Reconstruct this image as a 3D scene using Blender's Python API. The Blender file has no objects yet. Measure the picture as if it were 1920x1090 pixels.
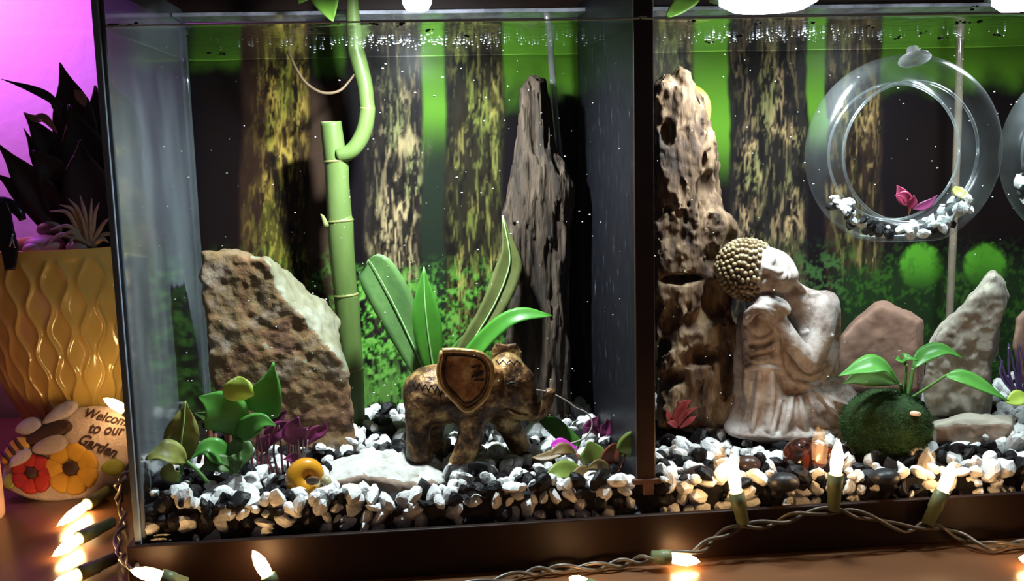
import bpy, bmesh, math, random
import numpy as np
from mathutils import Vector, Matrix

random.seed(7)
RNG = np.random.default_rng(7)
S = 0.01                       # everything below is written in centimetres
scene = bpy.context.scene
COL = scene.collection

# ------------------------------------------------------------------ camera
FPX, YAW, PITCH, ROLL = 1903.7, 0.09424, 0.14331, -0.02513
CAM = np.array([16.623, -59.154, 23.099])
_fwd = np.array([math.sin(YAW) * math.cos(PITCH), math.cos(YAW) * math.cos(PITCH), -math.sin(PITCH)])
_rt = np.array([math.cos(YAW), -math.sin(YAW), 0.0])
_up = np.cross(_rt, _fwd)
_r = _rt * math.cos(ROLL) + _up * math.sin(ROLL)
_u = -_rt * math.sin(ROLL) + _up * math.cos(ROLL)
cd = bpy.data.cameras.new('camera')
cd.sensor_width = 36.0
cd.lens = 36.0 * FPX / 1920.0
cd.clip_start = 0.01
cd.clip_end = 50
cam = bpy.data.objects.new('camera', cd)
COL.objects.link(cam)
cam.matrix_world = Matrix(((_r[0], _u[0], -_fwd[0], CAM[0] * S), (_r[1], _u[1], -_fwd[1], CAM[1] * S),
                           (_r[2], _u[2], -_fwd[2], CAM[2] * S), (0, 0, 0, 1)))
scene.camera = cam


def at(px, py, Y=None, Z=None):
    """the point of the place (cm) at depth Y, or at height Z, under a photo pixel"""
    d = _fwd + _r * ((px - 960) / FPX) + _u * ((545 - py) / FPX)
    t = (Y - CAM[1]) / d[1] if Y is not None else (Z - CAM[2]) / d[2]
    return CAM + d * t


def ppc(Y):                    # photo pixels per cm at depth Y
    return FPX / ((Y - CAM[1]) / _fwd[1])


# ------------------------------------------------------------------ world, lights, exposure
world = bpy.data.worlds.new('room_ambience')
scene.world = world
world.use_nodes = True
world.node_tree.nodes['Background'].inputs[0].default_value = (0.28, 0.23, 0.25, 1)
world.node_tree.nodes['Background'].inputs[1].default_value = 0.10
scene.view_settings.view_transform = 'Standard'
scene.view_settings.look = 'None'
scene.view_settings.exposure = 0.0
scene.view_settings.gamma = 1.0
scene.view_settings.use_curve_mapping = False
scene.cycles.transparent_max_bounces = 14
scene.cycles.max_bounces = 5
scene.cycles.use_light_tree = False
scene.cycles.use_adaptive_sampling = True
scene.cycles.adaptive_threshold = 0.025
scene.cycles.diffuse_bounces = 3
scene.cycles.glossy_bounces = 3
scene.cycles.caustics_reflective = False
scene.cycles.caustics_refractive = False
scene.cycles.sample_clamp_indirect = 4.0


def light(name, kind, loc, energy, color, size=1.0, target=None, spot=None):
    ld = bpy.data.lights.new(name, kind)
    ld.energy = energy
    ld.color = color
    if kind == 'AREA':
        ld.shape = 'DISK'
        ld.size = size * S
    else:
        ld.shadow_soft_size = size * S
    if spot:
        ld.spot_size = spot
        ld.spot_blend = 0.8
    o = bpy.data.objects.new(name, ld)
    COL.objects.link(o)
    o.location = Vector(loc) * S
    if target is not None:
        o.rotation_euler = (Vector(target) - Vector(loc)).to_track_quat('-Z', 'Y').to_euler()
    return o


# the violet grow lamp that washes the wall behind the flower pot
light('grow_lamp_light', 'SPOT', (-30, 35, 50), 4.2, (0.52, 0.08, 1.0), 2.0, (-19, 44, 10), math.radians(120))
light('grow_lamp_light', 'SPOT', (-36, 34, 44), 2.2, (1.0, 0.25, 0.75), 2.0, (-14, 44, 20), math.radians(120))
LED_COL = (0.86, 0.95, 1.0)
LED_POWER = (2.3, 2.0, 1.3)

# ------------------------------------------------------------------ helpers
OFF = {}


def tag(o, label=None, cat=None, group=None, kind=None):
    if label: o['label'] = label
    if cat: o['category'] = cat
    if group: o['group'] = group
    if kind: o['kind'] = kind
    return o


def thing(name, label, cat, loc, group=None, kind=None):
    o = bpy.data.objects.new(name, None)
    COL.objects.link(o)
    o.empty_display_size = 0.01
    o.location = Vector([float(c) for c in loc]) * S
    OFF[o] = np.array(loc, float)
    return tag(o, label, cat, group, kind)


def obj(name, geo, mat, parent=None, smooth=True, label=None, cat=None, group=None, kind=None, mats=None, fmat=None):
    v, f = geo
    v = np.asarray(v, float)
    if parent is not None:
        off = OFF[parent]
    else:
        lo, hi = v.min(0), v.max(0)
        off = np.array([(lo[0] + hi[0]) / 2, (lo[1] + hi[1]) / 2, lo[2]])
    me = bpy.data.meshes.new(name)
    if isinstance(f, np.ndarray):
        f = f.tolist()
    me.from_pydata(((v - off) * S).tolist(), [], f)
    me.update()
    if smooth:
        me.polygons.foreach_set('use_smooth', [True] * len(me.polygons))
    for m in (mats or [mat]):
        me.materials.append(m)
    if fmat is not None:
        me.polygons.foreach_set('material_index', fmat)
    o = bpy.data.objects.new(name, me)
    COL.objects.link(o)
    if parent is None:
        o.location = Vector(off) * S
    else:
        o.parent = parent
    OFF[o] = off
    return tag(o, label, cat, group, kind)


def join(geos):
    vs, fs, n = [], [], 0
    for v, f in geos:
        vs.append(np.asarray(v, float))
        fs += [tuple(i + n for i in q) for q in (f.tolist() if isinstance(f, np.ndarray) else f)]
        n += len(v)
    return np.concatenate(vs), fs


def box(x0, x1, y0, y1, z0, z1, bev=0.0):
    bm = bmesh.new()
    bmesh.ops.create_cube(bm, size=1)
    for v in bm.verts:
        v.co = Vector((x0 + (v.co.x + .5) * (x1 - x0), y0 + (v.co.y + .5) * (y1 - y0), z0 + (v.co.z + .5) * (z1 - z0)))
    if bev:
        bmesh.ops.bevel(bm, geom=bm.edges[:], offset=bev, segments=2, affect='EDGES', profile=.5)
    return from_bm(bm)


def from_bm(bm):
    bm.verts.index_update()
    v = np.array([w.co[:] for w in bm.verts])
    f = [tuple(w.index for w in q.verts) for q in bm.faces]
    bm.free()
    return v, f


def ico(sub=2):
    bm = bmesh.new()
    bmesh.ops.create_icosphere(bm, subdivisions=sub, radius=1)
    return from_bm(bm)


ICO1, ICO2, ICO3, ICO4 = ico(1), ico(2), ico(3), ico(4)


def ball(c, r, base=ICO3):
    return base[0] * np.array(r) + np.array(c), base[1]


def norm(a):
    a = np.asarray(a, float)
    return a / (np.linalg.norm(a, axis=-1, keepdims=True) + 1e-12)


def spline(pts, n):
    """Catmull-Rom through the rows of pts (any width), n samples"""
    p = np.asarray(pts, float)
    if len(p) == 2:
        t = np.linspace(0, 1, n)[:, None]
        return p[0] * (1 - t) + p[1] * t
    p = np.vstack([2 * p[0] - p[1], p, 2 * p[-1] - p[-2]])
    seg = len(p) - 3
    u = np.linspace(0, seg - 1e-6, n)
    i = u.astype(int)
    t = (u - i)[:, None]
    a, b, c, d = p[i], p[i + 1], p[i + 2], p[i + 3]
    return .5 * (2 * b + (c - a) * t + (2 * a - 5 * b + 4 * c - d) * t ** 2 + (3 * b - a - 3 * c + d) * t ** 3)


def frames(P):
    T = norm(np.gradient(P, axis=0))
    u0 = np.cross(T[0], [0.3, 0.2, 1.0])
    if np.linalg.norm(u0) < .1: u0 = np.cross(T[0], [1.0, 0, 0])
    U = [norm(u0)]
    for i in range(1, len(P)):
        U.append(norm(U[-1] - T[i] * np.dot(U[-1], T[i])))
    U = np.array(U)
    return T, U, np.cross(T, U)


def tube(pts, radii, n=24, seg=10, smooth=True):
    pts = np.asarray(pts, float)
    rr = np.broadcast_to(np.asarray(radii, float), (len(pts),)) if np.ndim(radii) else np.full(len(pts), float(radii))
    q = np.column_stack([pts, rr])
    q = spline(q, n) if smooth else q
    P, R = q[:, :3], np.maximum(q[:, 3], 1e-3)
    T, U, W = frames(P)
    a = np.linspace(0, 2 * np.pi, seg, endpoint=False)
    v = (P[:, None] + R[:, None, None] * (np.cos(a)[None, :, None] * U[:, None] + np.sin(a)[None, :, None] * W[:, None])).reshape(-1, 3)
    m = len(P)
    f = [(i * seg + j, i * seg + (j + 1) % seg, (i + 1) * seg + (j + 1) % seg, (i + 1) * seg + j) for i in range(m - 1) for j in range(seg)]
    f.append(tuple(range(seg))[::-1])
    f.append(tuple((m - 1) * seg + j for j in range(seg)))
    return v, f


def lathe(profile, c, seg=40, axis=None, close=True):
    """profile rows (radius, height) turned about +Z (or about axis) at c"""
    pr = np.asarray(profile, float)
    a = np.linspace(0, 2 * np.pi, seg, endpoint=False)
    A = norm(axis) if axis is not None else np.array([0, 0, 1.0])
    U = norm(np.cross(A, [0.13, 1.0, 0.2]))
    W = np.cross(A, U)
    v = (np.array(c)[None, None] + pr[:, 1][:, None, None] * A + pr[:, 0][:, None, None] *
         (np.cos(a)[None, :, None] * U + np.sin(a)[None, :, None] * W)).reshape(-1, 3)
    m = len(pr)
    f = [(i * seg + j, i * seg + (j + 1) % seg, (i + 1) * seg + (j + 1) % seg, (i + 1) * seg + j) for i in range(m - 1) for j in range(seg)]
    if close:
        f.append(tuple(range(seg))[::-1])
        f.append(tuple((m - 1) * seg + j for j in range(seg)))
    return v, f


def leaf(pts, widths, face=(0, -1, .25), fold=.18, n=16, nv=6, th=.05, wave=0.0):
    """a blade along pts; widths are half widths in cm; face is where its upper side looks"""
    pts = np.asarray(pts, float)
    q = spline(np.column_stack([pts, np.interp(np.linspace(0, 1, len(pts)), np.linspace(0, 1, len(widths)), widths)]), n)
    P = q[:, :3]
    W = np.maximum(spline(np.array(widths, float)[:, None], n)[:, 0], .015)
    T = norm(np.gradient(P, axis=0))
    F = np.array(face, float)
    side = norm(np.cross(T, F))
    N = norm(np.cross(side, T))
    s = np.linspace(-1, 1, nv + 1)
    top = P[:, None] + side[:, None] * (W[:, None, None] * s[None, :, None]) + N[:, None] * ((fold * W)[:, None, None] * (np.abs(s) - .5)[None, :, None])
    if wave:
        ph = np.sin(np.linspace(0, 5 * np.pi, n))[:, None] * np.abs(s)[None] * np.sign(s)[None]
        top = top + N[:, None] * (wave * ph)[:, :, None]
    bot = top - N[:, None] * th
    k = nv + 1
    v = np.concatenate([top.reshape(-1, 3), bot.reshape(-1, 3)])
    m = n * k
    f = []
    for i in range(n - 1):
        for j in range(nv):
            a = i * k + j
            f.append((a, a + 1, a + k + 1, a + k))
            f.append((m + a, m + a + k, m + a + k + 1, m + a + 1))
    rim = [j for j in range(k)] + [i * k + nv for i in range(1, n)] + [(n - 1) * k + j for j in range(nv - 1, -1, -1)] + [i * k for i in range(n - 2, 0, -1)]
    for a, b in zip(rim, rim[1:] + rim[:1]):
        f.append((a, m + a, m + b, b))
    return v, f


OVATE = [.06, .55, .92, 1.0, .88, .6, .28, .03]
LANCE = [.10, .5, .8, .95, 1.0, .9, .65, .3, .03]
STRAP = [.45, .6, .75, .9, 1.0, 1.0, .85, .5, .06]


def pl(lst, Y=None):           # photo pixels (px, py[, depth]) to points
    return [at(q[0], q[1], q[2] if len(q) > 2 else Y) for q in lst]


# ---- value noise and signed-distance sculpting
_NT = RNG.random((32, 32, 32)).astype(np.float32) * 2 - 1


def vnoise(p):
    i = np.floor(p).astype(int)
    t = (p - i).astype(np.float32)
    t = t * t * (3 - 2 * t)
    i0, i1 = i & 31, (i + 1) & 31
    x0, y0, z0, x1, y1, z1 = i0[..., 0], i0[..., 1], i0[..., 2], i1[..., 0], i1[..., 1], i1[..., 2]
    tx, ty, tz = t[..., 0], t[..., 1], t[..., 2]
    a = _NT[x0, y0, z0] * (1 - tx) + _NT[x1, y0, z0] * tx
    b = _NT[x0, y1, z0] * (1 - tx) + _NT[x1, y1, z0] * tx
    c = _NT[x0, y0, z1] * (1 - tx) + _NT[x1, y0, z1] * tx
    d = _NT[x0, y1, z1] * (1 - tx) + _NT[x1, y1, z1] * tx
    return (a * (1 - ty) + b * ty) * (1 - tz) + (c * (1 - ty) + d * ty) * tz


def fbm(p, octv=4, gain=.5):
    p = np.asarray(p, float)
    r, a, s = 0, 1.0, 0
    for _ in range(octv):
        r = r + a * vnoise(p)
        s += a
        p = p * 2.03 + 11.7
        a *= gain
    return r / s


class Grid:
    def __init__(g, lo, hi, h):
        g.lo, g.h = np.array(lo, float), h
        n = np.ceil((np.array(hi, float) - g.lo) / h).astype(int) + 1
        g.x = (g.lo[0] + h * np.arange(n[0]))[:, None, None].astype(np.float32)
        g.y = (g.lo[1] + h * np.arange(n[1]))[None, :, None].astype(np.float32)
        g.z = (g.lo[2] + h * np.arange(n[2]))[None, None, :].astype(np.float32)
        g.n = n

    def pts(g):
        return np.stack(np.broadcast_arrays(g.x, g.y, g.z), -1)

    def sphere(g, c, r):
        return np.sqrt((g.x - c[0]) ** 2 + (g.y - c[1]) ** 2 + (g.z - c[2]) ** 2) - r

    def ell(g, c, r, ax=None):
        """ellipsoid; ax = three axis vectors (rows) or None"""
        dx, dy, dz = g.x - c[0], g.y - c[1], g.z - c[2]
        if ax is None:
            q = np.sqrt((dx / r[0]) ** 2 + (dy / r[1]) ** 2 + (dz / r[2]) ** 2)
        else:
            q = 0
            for a, rr in zip(ax, r):
                q = q + ((dx * a[0] + dy * a[1] + dz * a[2]) / rr) ** 2
            q = np.sqrt(q)
        return (q - 1) * min(r)

    def cap(g, a, b, r1, r2=None):
        r2 = r1 if r2 is None else r2
        a, b = np.array(a, float), np.array(b, float)
        d = b - a
        t = ((g.x - a[0]) * d[0] + (g.y - a[1]) * d[1] + (g.z - a[2]) * d[2]) / (d @ d + 1e-9)
        t = np.clip(t, 0, 1)
        return np.sqrt((g.x - a[0] - t * d[0]) ** 2 + (g.y - a[1] - t * d[1]) ** 2 + (g.z - a[2] - t * d[2]) ** 2) - (r1 + (r2 - r1) * t)

    def path(g, pts, radii, n=10):
        q = spline(np.column_stack([np.asarray(pts, float), np.broadcast_to(np.asarray(radii, float), (len(pts),))]), n)
        v = None
        for i in range(n - 1):
            c = g.cap(q[i, :3], q[i + 1, :3], q[i, 3], q[i + 1, 3])
            v = c if v is None else np.minimum(v, c)
        return v


def smin(a, b, k):
    hh = np.maximum(k - np.abs(a - b), 0) / k
    return np.minimum(a, b) - hh * hh * k * .25


def smax(a, b, k):
    return -smin(-a, -b, k)


def nets(V, lo, h):
    """surface of V < 0 as a smooth quad mesh"""
    V = np.pad(np.ascontiguousarray(V, dtype=np.float32), 1, constant_values=1.0)
    lo = np.array(lo) - h
    I = V < 0
    nx, ny, nz = V.shape
    cs = [(a, b, c) for a in (0, 1) for b in (0, 1) for c in (0, 1)]
    cnt = sum(I[a:nx - 1 + a, b:ny - 1 + b, c:nz - 1 + c].astype(np.int8) for a, b, c in cs)
    act = (cnt > 0) & (cnt < 8)
    idx = np.argwhere(act)
    cv = np.stack([V[idx[:, 0] + a, idx[:, 1] + b, idx[:, 2] + c] for a, b, c in cs], 1)
    acc = np.zeros((len(idx), 3))
    num = np.zeros(len(idx))
    for i in range(8):
        for j in range(i + 1, 8):
            if sum(abs(p - q) for p, q in zip(cs[i], cs[j])) != 1: continue
            a, b = cv[:, i], cv[:, j]
            m = (a < 0) != (b < 0)
            t = np.where(m, a / np.where(m, a - b, 1), 0)
            pos = np.array(cs[i])[None] + t[:, None] * (np.array(cs[j]) - np.array(cs[i]))[None]
            acc += pos * m[:, None]
            num += m
    verts = lo + h * (idx + acc / num[:, None])
    vid = np.full(act.shape, -1, int)
    vid[act] = np.arange(len(idx))
    F = []
    for d in range(3):
        u, w = (d + 1) % 3, (d + 2) % 3
        sl0 = [slice(1, None)] * 3
        sl1 = [slice(1, None)] * 3
        sl0[d] = slice(0, -1)
        sl1[d] = slice(1, None)
        A, B = I[tuple(sl0)], I[tuple(sl1)]
        e = np.argwhere(A != B)
        s = A[A != B]
        base = e + 1
        base[:, d] -= 1
        lim = np.array(act.shape)
        ok = (base < lim).all(1)
        base, s = base[ok], s[ok]
        eu, ew = np.eye(3, dtype=int)[u], np.eye(3, dtype=int)[w]
        q = np.stack([vid[tuple((base - eu - ew).T)], vid[tuple((base - ew).T)], vid[tuple(base.T)], vid[tuple((base - eu).T)]], 1)
        q[~s] = q[~s][:, ::-1]
        F.append(q)
    F = np.concatenate(F)
    return verts, F[(F >= 0).all(1)]


def polysdf(poly, X, Z):
    d = np.full(X.shape, 1e9)
    s = np.ones(X.shape)
    n = len(poly)
    for i in range(n):
        ax, az = poly[i]
        bx, bz = poly[i - 1]
        ex, ez = bx - ax, bz - az
        wx, wz = X - ax, Z - az
        t = np.clip((wx * ex + wz * ez) / (ex * ex + ez * ez + 1e-9), 0, 1)
        d = np.minimum(d, (wx - ex * t) ** 2 + (wz - ez * t) ** 2)
        c1, c2, c3 = Z >= az, Z < bz, ex * wz > ez * wx
        s = np.where((c1 & c2 & c3) | (~c1 & ~c2 & ~c3), -s, s)
    return s * np.sqrt(d)


def loft(front, back, Yf, Yb, h=.15, k=.5, noise=None, bulge=0.0):
    """a solid whose outline (photo pixels) goes from front at depth Yf to back at depth Yb"""
    A = np.array([at(x, y, Yf) for x, y in front])[:, [0, 2]]
    B = np.array([at(x, y, Yb) for x, y in back])[:, [0, 2]]
    if len(A) != len(B): raise ValueError('loft polygons differ')
    al = np.vstack([A, B])
    m = .8
    g = Grid((al[:, 0].min() - m, Yf - m, al[:, 1].min() - m), (al[:, 0].max() + m, Yb + m, al[:, 1].max() + m), h)
    V = np.zeros(tuple(g.n), np.float32)
    X, Z = np.meshgrid(g.x.ravel(), g.z.ravel(), indexing='ij')
    for j, y in enumerate(g.y.ravel()):
        t = np.clip((y - Yf) / (Yb - Yf), 0, 1)
        d = polysdf(A * (1 - t) + B * t, X, Z)
        e = max(Yf - y, y - Yb)
        if bulge: e = e - bulge * np.clip(d / 3, -1, 0) * 1.0 - bulge
        V[:, j] = smax(d, e, k)
    if noise is not None:
        V = V + noise(g.pts())
    return nets(V, g.lo, g.h)


# ------------------------------------------------------------------ materials
def new_mat(name):
    m = bpy.data.materials.new(name)
    m.use_nodes = True
    nt = m.node_tree
    for n in list(nt.nodes): nt.nodes.remove(n)
    out = nt.nodes.new('ShaderNodeOutputMaterial')
    return m, nt, out


def ramp(nt, stops):
    r = nt.nodes.new('ShaderNodeValToRGB')
    e = r.color_ramp.elements
    while len(e) > len(stops): e.remove(e[-1])
    while len(e) < len(stops): e.new(.5)
    for el, (p, c) in zip(e, stops):
        el.position = p
        el.color = (*c, 1) if len(c) == 3 else c
    return r


def M(name, stops, scale=1.0, rough=.6, bump=.0, metal=0., spec=.4, stretch=(1, 1, 1), detail=6, bscale=None, sss=0., coat=0.,
      emit=None, est=0., dist=0., trans=0., rough_var=0.):
    """noise-coloured surface; scale is in features per cm"""
    m, nt, out = new_mat(name)
    b = nt.nodes.new('ShaderNodeBsdfPrincipled')
    nt.links.new(b.outputs[0], out.inputs[0])
    b.inputs['Roughness'].default_value = rough
    b.inputs['Metallic'].default_value = metal
    b.inputs['Specular IOR Level'].default_value = spec
    if coat: b.inputs['Coat Weight'].default_value = coat; b.inputs['Coat Roughness'].default_value = .08
    if sss:
        b.inputs['Subsurface Weight'].default_value = sss
        b.inputs['Subsurface Radius'].default_value = (.004, .004, .002)
    if emit:
        b.inputs['Emission Color'].default_value = (*emit, 1)
        b.inputs['Emission Strength'].default_value = est
    if not isinstance(stops[0][1], (tuple, list)):
        stops = [(0.3, stops[0]), (.7, stops[-1])] if len(stops) == 2 else [(.25 + .5 * i / max(1, len(stops) - 1), c) for i, c in enumerate(stops)]
    if len(stops) == 1: stops = stops + stops
    tc = nt.nodes.new('ShaderNodeTexCoord')
    mp = nt.nodes.new('ShaderNodeMapping')
    mp.inputs['Scale'].default_value = tuple(100 * s for s in stretch)
    nt.links.new(tc.outputs['Object'], mp.inputs[0])
    nz = nt.nodes.new('ShaderNodeTexNoise')
    nz.inputs['Scale'].default_value = scale
    nz.inputs['Detail'].default_value = detail
    nz.inputs['Roughness'].default_value = .62
    nz.inputs['Distortion'].default_value = dist
    nt.links.new(mp.outputs[0], nz.inputs['Vector'])
    r = ramp(nt, stops)
    nt.links.new(nz.outputs[0], r.inputs[0])
    nt.links.new(r.outputs[0], b.inputs['Base Color'])
    if rough_var:
        mr = nt.nodes.new('ShaderNodeMapRange')
        mr.inputs[3].default_value = rough - rough_var
        mr.inputs[4].default_value = rough + rough_var
        nt.links.new(nz.outputs[0], mr.inputs[0])
        nt.links.new(mr.outputs[0], b.inputs['Roughness'])
    if bump:
        bz = nt.nodes.new('ShaderNodeTexNoise')
        bz.inputs['Scale'].default_value = bscale or scale * 3
        bz.inputs['Detail'].default_value = 5
        nt.links.new(mp.outputs[0], bz.inputs['Vector'])
        bp = nt.nodes.new('ShaderNodeBump')
        bp.inputs['Strength'].default_value = bump
        bp.inputs['Distance'].default_value = .002
        nt.links.new(bz.outputs[0], bp.inputs['Height'])
        nt.links.new(bp.outputs[0], b.inputs['Normal'])
    if trans:                  # light that shines through a leaf
        tr = nt.nodes.new('ShaderNodeBsdfTranslucent')
        nt.links.new(r.outputs[0], tr.inputs[0])
        mx = nt.nodes.new('ShaderNodeMixShader')
        mx.inputs[0].default_value = trans
        nt.links.new(b.outputs[0], mx.inputs[1])
        nt.links.new(tr.outputs[0], mx.inputs[2])
        nt.links.new(mx.outputs[0], out.inputs[0])
    return m


def glass(name, edge=.6, base=.03, rough=.03, tint=(1, 1, 1), haze=0., hcol=(.6, .7, .75), hscale=.3, power=4.0, hlo=.45, hhi=.75, stretch=(1, 1, 1)):
    """clear pane: see-through, mirror-like at grazing angles, with an optional patchy film of haze"""
    m, nt, out = new_mat(name)
    tr = nt.nodes.new('ShaderNodeBsdfTransparent')
    tr.inputs[0].default_value = (*tint, 1)
    gl = nt.nodes.new('ShaderNodeBsdfGlossy')
    gl.inputs['Roughness'].default_value = rough
    lw = nt.nodes.new('ShaderNodeLayerWeight')
    lw.inputs[0].default_value = .5
    pw = nt.nodes.new('ShaderNodeMath'); pw.operation = 'POWER'; pw.inputs[1].default_value = power
    ma = nt.nodes.new('ShaderNodeMath'); ma.operation = 'MULTIPLY_ADD'; ma.inputs[1].default_value = edge; ma.inputs[2].default_value = base
    nt.links.new(lw.outputs['Facing'], pw.inputs[0])
    nt.links.new(pw.outputs[0], ma.inputs[0])
    mx = nt.nodes.new('ShaderNodeMixShader')
    nt.links.new(ma.outputs[0], mx.inputs[0])
    nt.links.new(tr.outputs[0], mx.inputs[1])
    nt.links.new(gl.outputs[0], mx.inputs[2])
    last = mx
    if haze:
        df = nt.nodes.new('ShaderNodeBsdfDiffuse'); df.inputs[0].default_value = (*hcol, 1)
        tc = nt.nodes.new('ShaderNodeTexCoord')
        mp = nt.nodes.new('ShaderNodeMapping'); mp.inputs['Scale'].default_value = tuple(100 * s for s in stretch)
        nz = nt.nodes.new('ShaderNodeTexNoise'); nz.inputs['Scale'].default_value = hscale; nz.inputs['Detail'].default_value = 6
        mr = nt.nodes.new('ShaderNodeMapRange')
        mr.inputs[1].default_value, mr.inputs[2].default_value = hlo, hhi
        mr.inputs[3].default_value, mr.inputs[4].default_value = haze * .3, haze
        nt.links.new(tc.outputs['Object'], mp.inputs[0]); nt.links.new(mp.outputs[0], nz.inputs['Vector']); nt.links.new(nz.outputs[0], mr.inputs[0])
        m2 = nt.nodes.new('ShaderNodeMixShader')
        nt.links.new(mr.outputs[0], m2.inputs[0]); nt.links.new(mx.outputs[0], m2.inputs[1]); nt.links.new(df.outputs[0], m2.inputs[2])
        last = m2
    nt.links.new(last.outputs[0], out.inputs[0])
    return m


def emitter(name, col, strength):
    m, nt, out = new_mat(name)
    e = nt.nodes.new('ShaderNodeEmission')
    e.inputs[0].default_value = (*col, 1)
    e.inputs[1].default_value = strength
    nt.links.new(e.outputs[0], out.inputs[0])
    return m


def flat(name, c, rough=.5, metal=0., spec=.4, **k):
    return M(name, [tuple(x * .88 for x in c), tuple(min(1, x * 1.1) for x in c)], .8, rough, metal=metal, spec=spec, **k)


MAT = {}
MAT['wall'] = M('painted_wall', [(.78, .74, .76), (.84, .80, .82)], .12, .8, .35, bscale=.9)
MAT['table'] = M('glossy_wood', [(.09, .036, .014), (.13, .055, .022), (.17, .076, .032)], .10, .36, .04, stretch=(.35, 2.2, 1), coat=.2, spec=.5)
MAT['pane'] = glass('front_glass', .30, .012, .01)
MAT['side_pane'] = glass('hazy_side_glass', .60, .28, .10, (.70, .76, .80), .30, (.36, .42, .45), .25, 1.2, .35, .75, (1, 1, .45))
MAT['back_pane'] = glass('back_glass', .06, .002, .25)
MAT['seam'] = flat('dark_silicone', (.075, .09, .105), .5)
MAT['edge'] = flat('glass_edge', (.22, .27, .33), .45)
MAT['rim'] = M('black_plastic_rim', [(.016, .0075, .006), (.024, .011, .008)], .5, .5, .05, spec=.2)
MAT['divider'] = M('dark_acrylic', [(.3, (.006, .005, .008)), (.62, (.010, .010, .013)), (.70, (.05, .055, .07)), (.78, (.16, .17, .21))], 2.2, .45, .05, stretch=(1, .6, .35), detail=9, spec=.15)
MAT['divider_edge'] = M('brown_plastic_edge', [(.024, .010, .008), (.034, .015, .011)], .5, .4)
MAT['bracket'] = flat('worn_brown_plastic', (.13, .065, .045), .45)

# ------------------------------------------------------------------ the room
ZT = -2.55                     # table height (the tank's rim stands on it)
wall = obj('wall_back', box(-90, 130, 44, 46, -60, 110), MAT['wall'])
tag(wall, 'pale painted wall washed in violet light behind the flower pot', 'wall', kind='structure')
fl = obj('floor', box(-160, 200, -160, 46, -78, -74), MAT['wall'])
tag(fl, 'dim floor below the table', 'floor', kind='structure')
obj('table', box(-70, 110, -40, 43.6, ZT - 3, ZT, .3), MAT['table'], label='glossy brown wooden tabletop carrying the aquarium and the flower pot', cat='table')

# ------------------------------------------------------------------ the aquarium
XR, DEP, HW, HT = 76.0, 20.6, 29.95, 33.0
XD0, XD1 = 29.75, 30.9
tank = thing('aquarium', 'long rimmed glass aquarium with a dark dividing panel, filled with water', 'aquarium', (38, 10, ZT))
obj('front_pane', box(-.05, XR, -.35, 0, -1.6, HT + .6), MAT['pane'], tank, False, label='clear front glass pane')
obj('side_pane', box(-.35, 0, 0.02, DEP, -1.6, HT + .6), MAT['side_pane'], tank, False, label='hazy end glass with streaky film')
obj('side_pane', box(XR, XR + .35, 0.02, DEP, -1.6, HT + .6), MAT['pane'], tank, False)
obj('back_pane', box(-.05, XR, DEP, DEP + .3, -1.6, HT + .6), MAT['back_pane'], tank, False)
obj('bottom_pane', box(0, XR, 0, DEP, -1.9, -1.6), MAT['seam'], tank, False)
obj('glass_edge', box(-.42, -.06, -.37, .0, -1.6, HT + .6, .05), MAT['edge'], tank, False, label='bluish cut edge of the end glass')
obj('silicone_seam', tube([(.02, .02, -1), (.02, .02, 15), (.02, .02, HT)], .16, 8, 8), MAT['seam'], tank)
obj('silicone_seam', tube([(.05, DEP - .05, -1), (.05, DEP - .05, HT)], .22, 8, 8), MAT['side_pane'], tank)


def rim_ring(z0, z1, out, inn, z2):
    """a plastic rim: an upright band round the tank with a narrow lip"""
    parts = []
    x0, x1, y0, y1 = -.35 - out, XR + .35 + out, -.35 - out, DEP + .3 + out
    parts.append(box(x0, x1, y0, y0 + out, z0, z1, .08))
    parts.append(box(x0, x1, y1 - out, y1, z0, z1, .08))
    parts.append(box(x0, x0 + out, y0 + out * .5, y1 - out * .5, z0, z1, .08))
    parts.append(box(x1 - out, x1, y0 + out * .5, y1 - out * .5, z0, z1, .08))
    return join(parts)


obj('bottom_rim', rim_ring(ZT, .42, .45, 0, 0), MAT['rim'], tank, False, label='dark plastic base rim')
obj('top_rim', rim_ring(HT - .3, HT + 2.6, .45, 0, 0), MAT['rim'], tank, False, label='dark plastic top rim')
MAT['lid'] = glass('wet_glow_lid', .5, .08, .10, (.9, .93, .97), .75, (.66, .68, .80), .5, 2.0, .35, .7, (1, .5, 1))  # film coloured pale blue to paint the glow above the water
obj('lid', box(.1, XR - .1, 16.9, DEP - .1, HT - .35, HT - .1), MAT['lid'], tank, False, label='wet glass lid strip with pale haze painted as glow')
div = obj('divider', box(XD0, XD1, .75, DEP, 1.2, HT + .6, .04), MAT['divider'], tank, False, label='dark dividing panel with pale specks')
obj('divider_edge', box(XD0 - .02, XD1 + .02, .45, .8, 2.0, HT + .6, .06), MAT['divider_edge'], div, False, label='brown front edge strip')
obj('bracket', join([box(XD0 - .35, XD1 + .75, .3, .9, 2.0, 2.35, .08), box(XD0 + .35, XD1 - .1, .3, .8, 1.3, 2.1, .08)]), MAT['bracket'], div, False, label='worn brown foot bracket')


# ------------------------------------------------------------------ printed forest backdrops behind the back glass
def sm(a, b, x):
    t = np.clip((x - a) / (b - a), 0, 1)
    return t * t * (3 - 2 * t)


def band(x, a, b, s=6):
    return sm(a - s, a + s, x) * (1 - sm(b - s, b + s, x))


def to_px(P):
    d = P - CAM
    z = d @ _fwd
    return 960 + FPX * (d @ _r) / z, 545 - FPX * (d @ _u) / z


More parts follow.
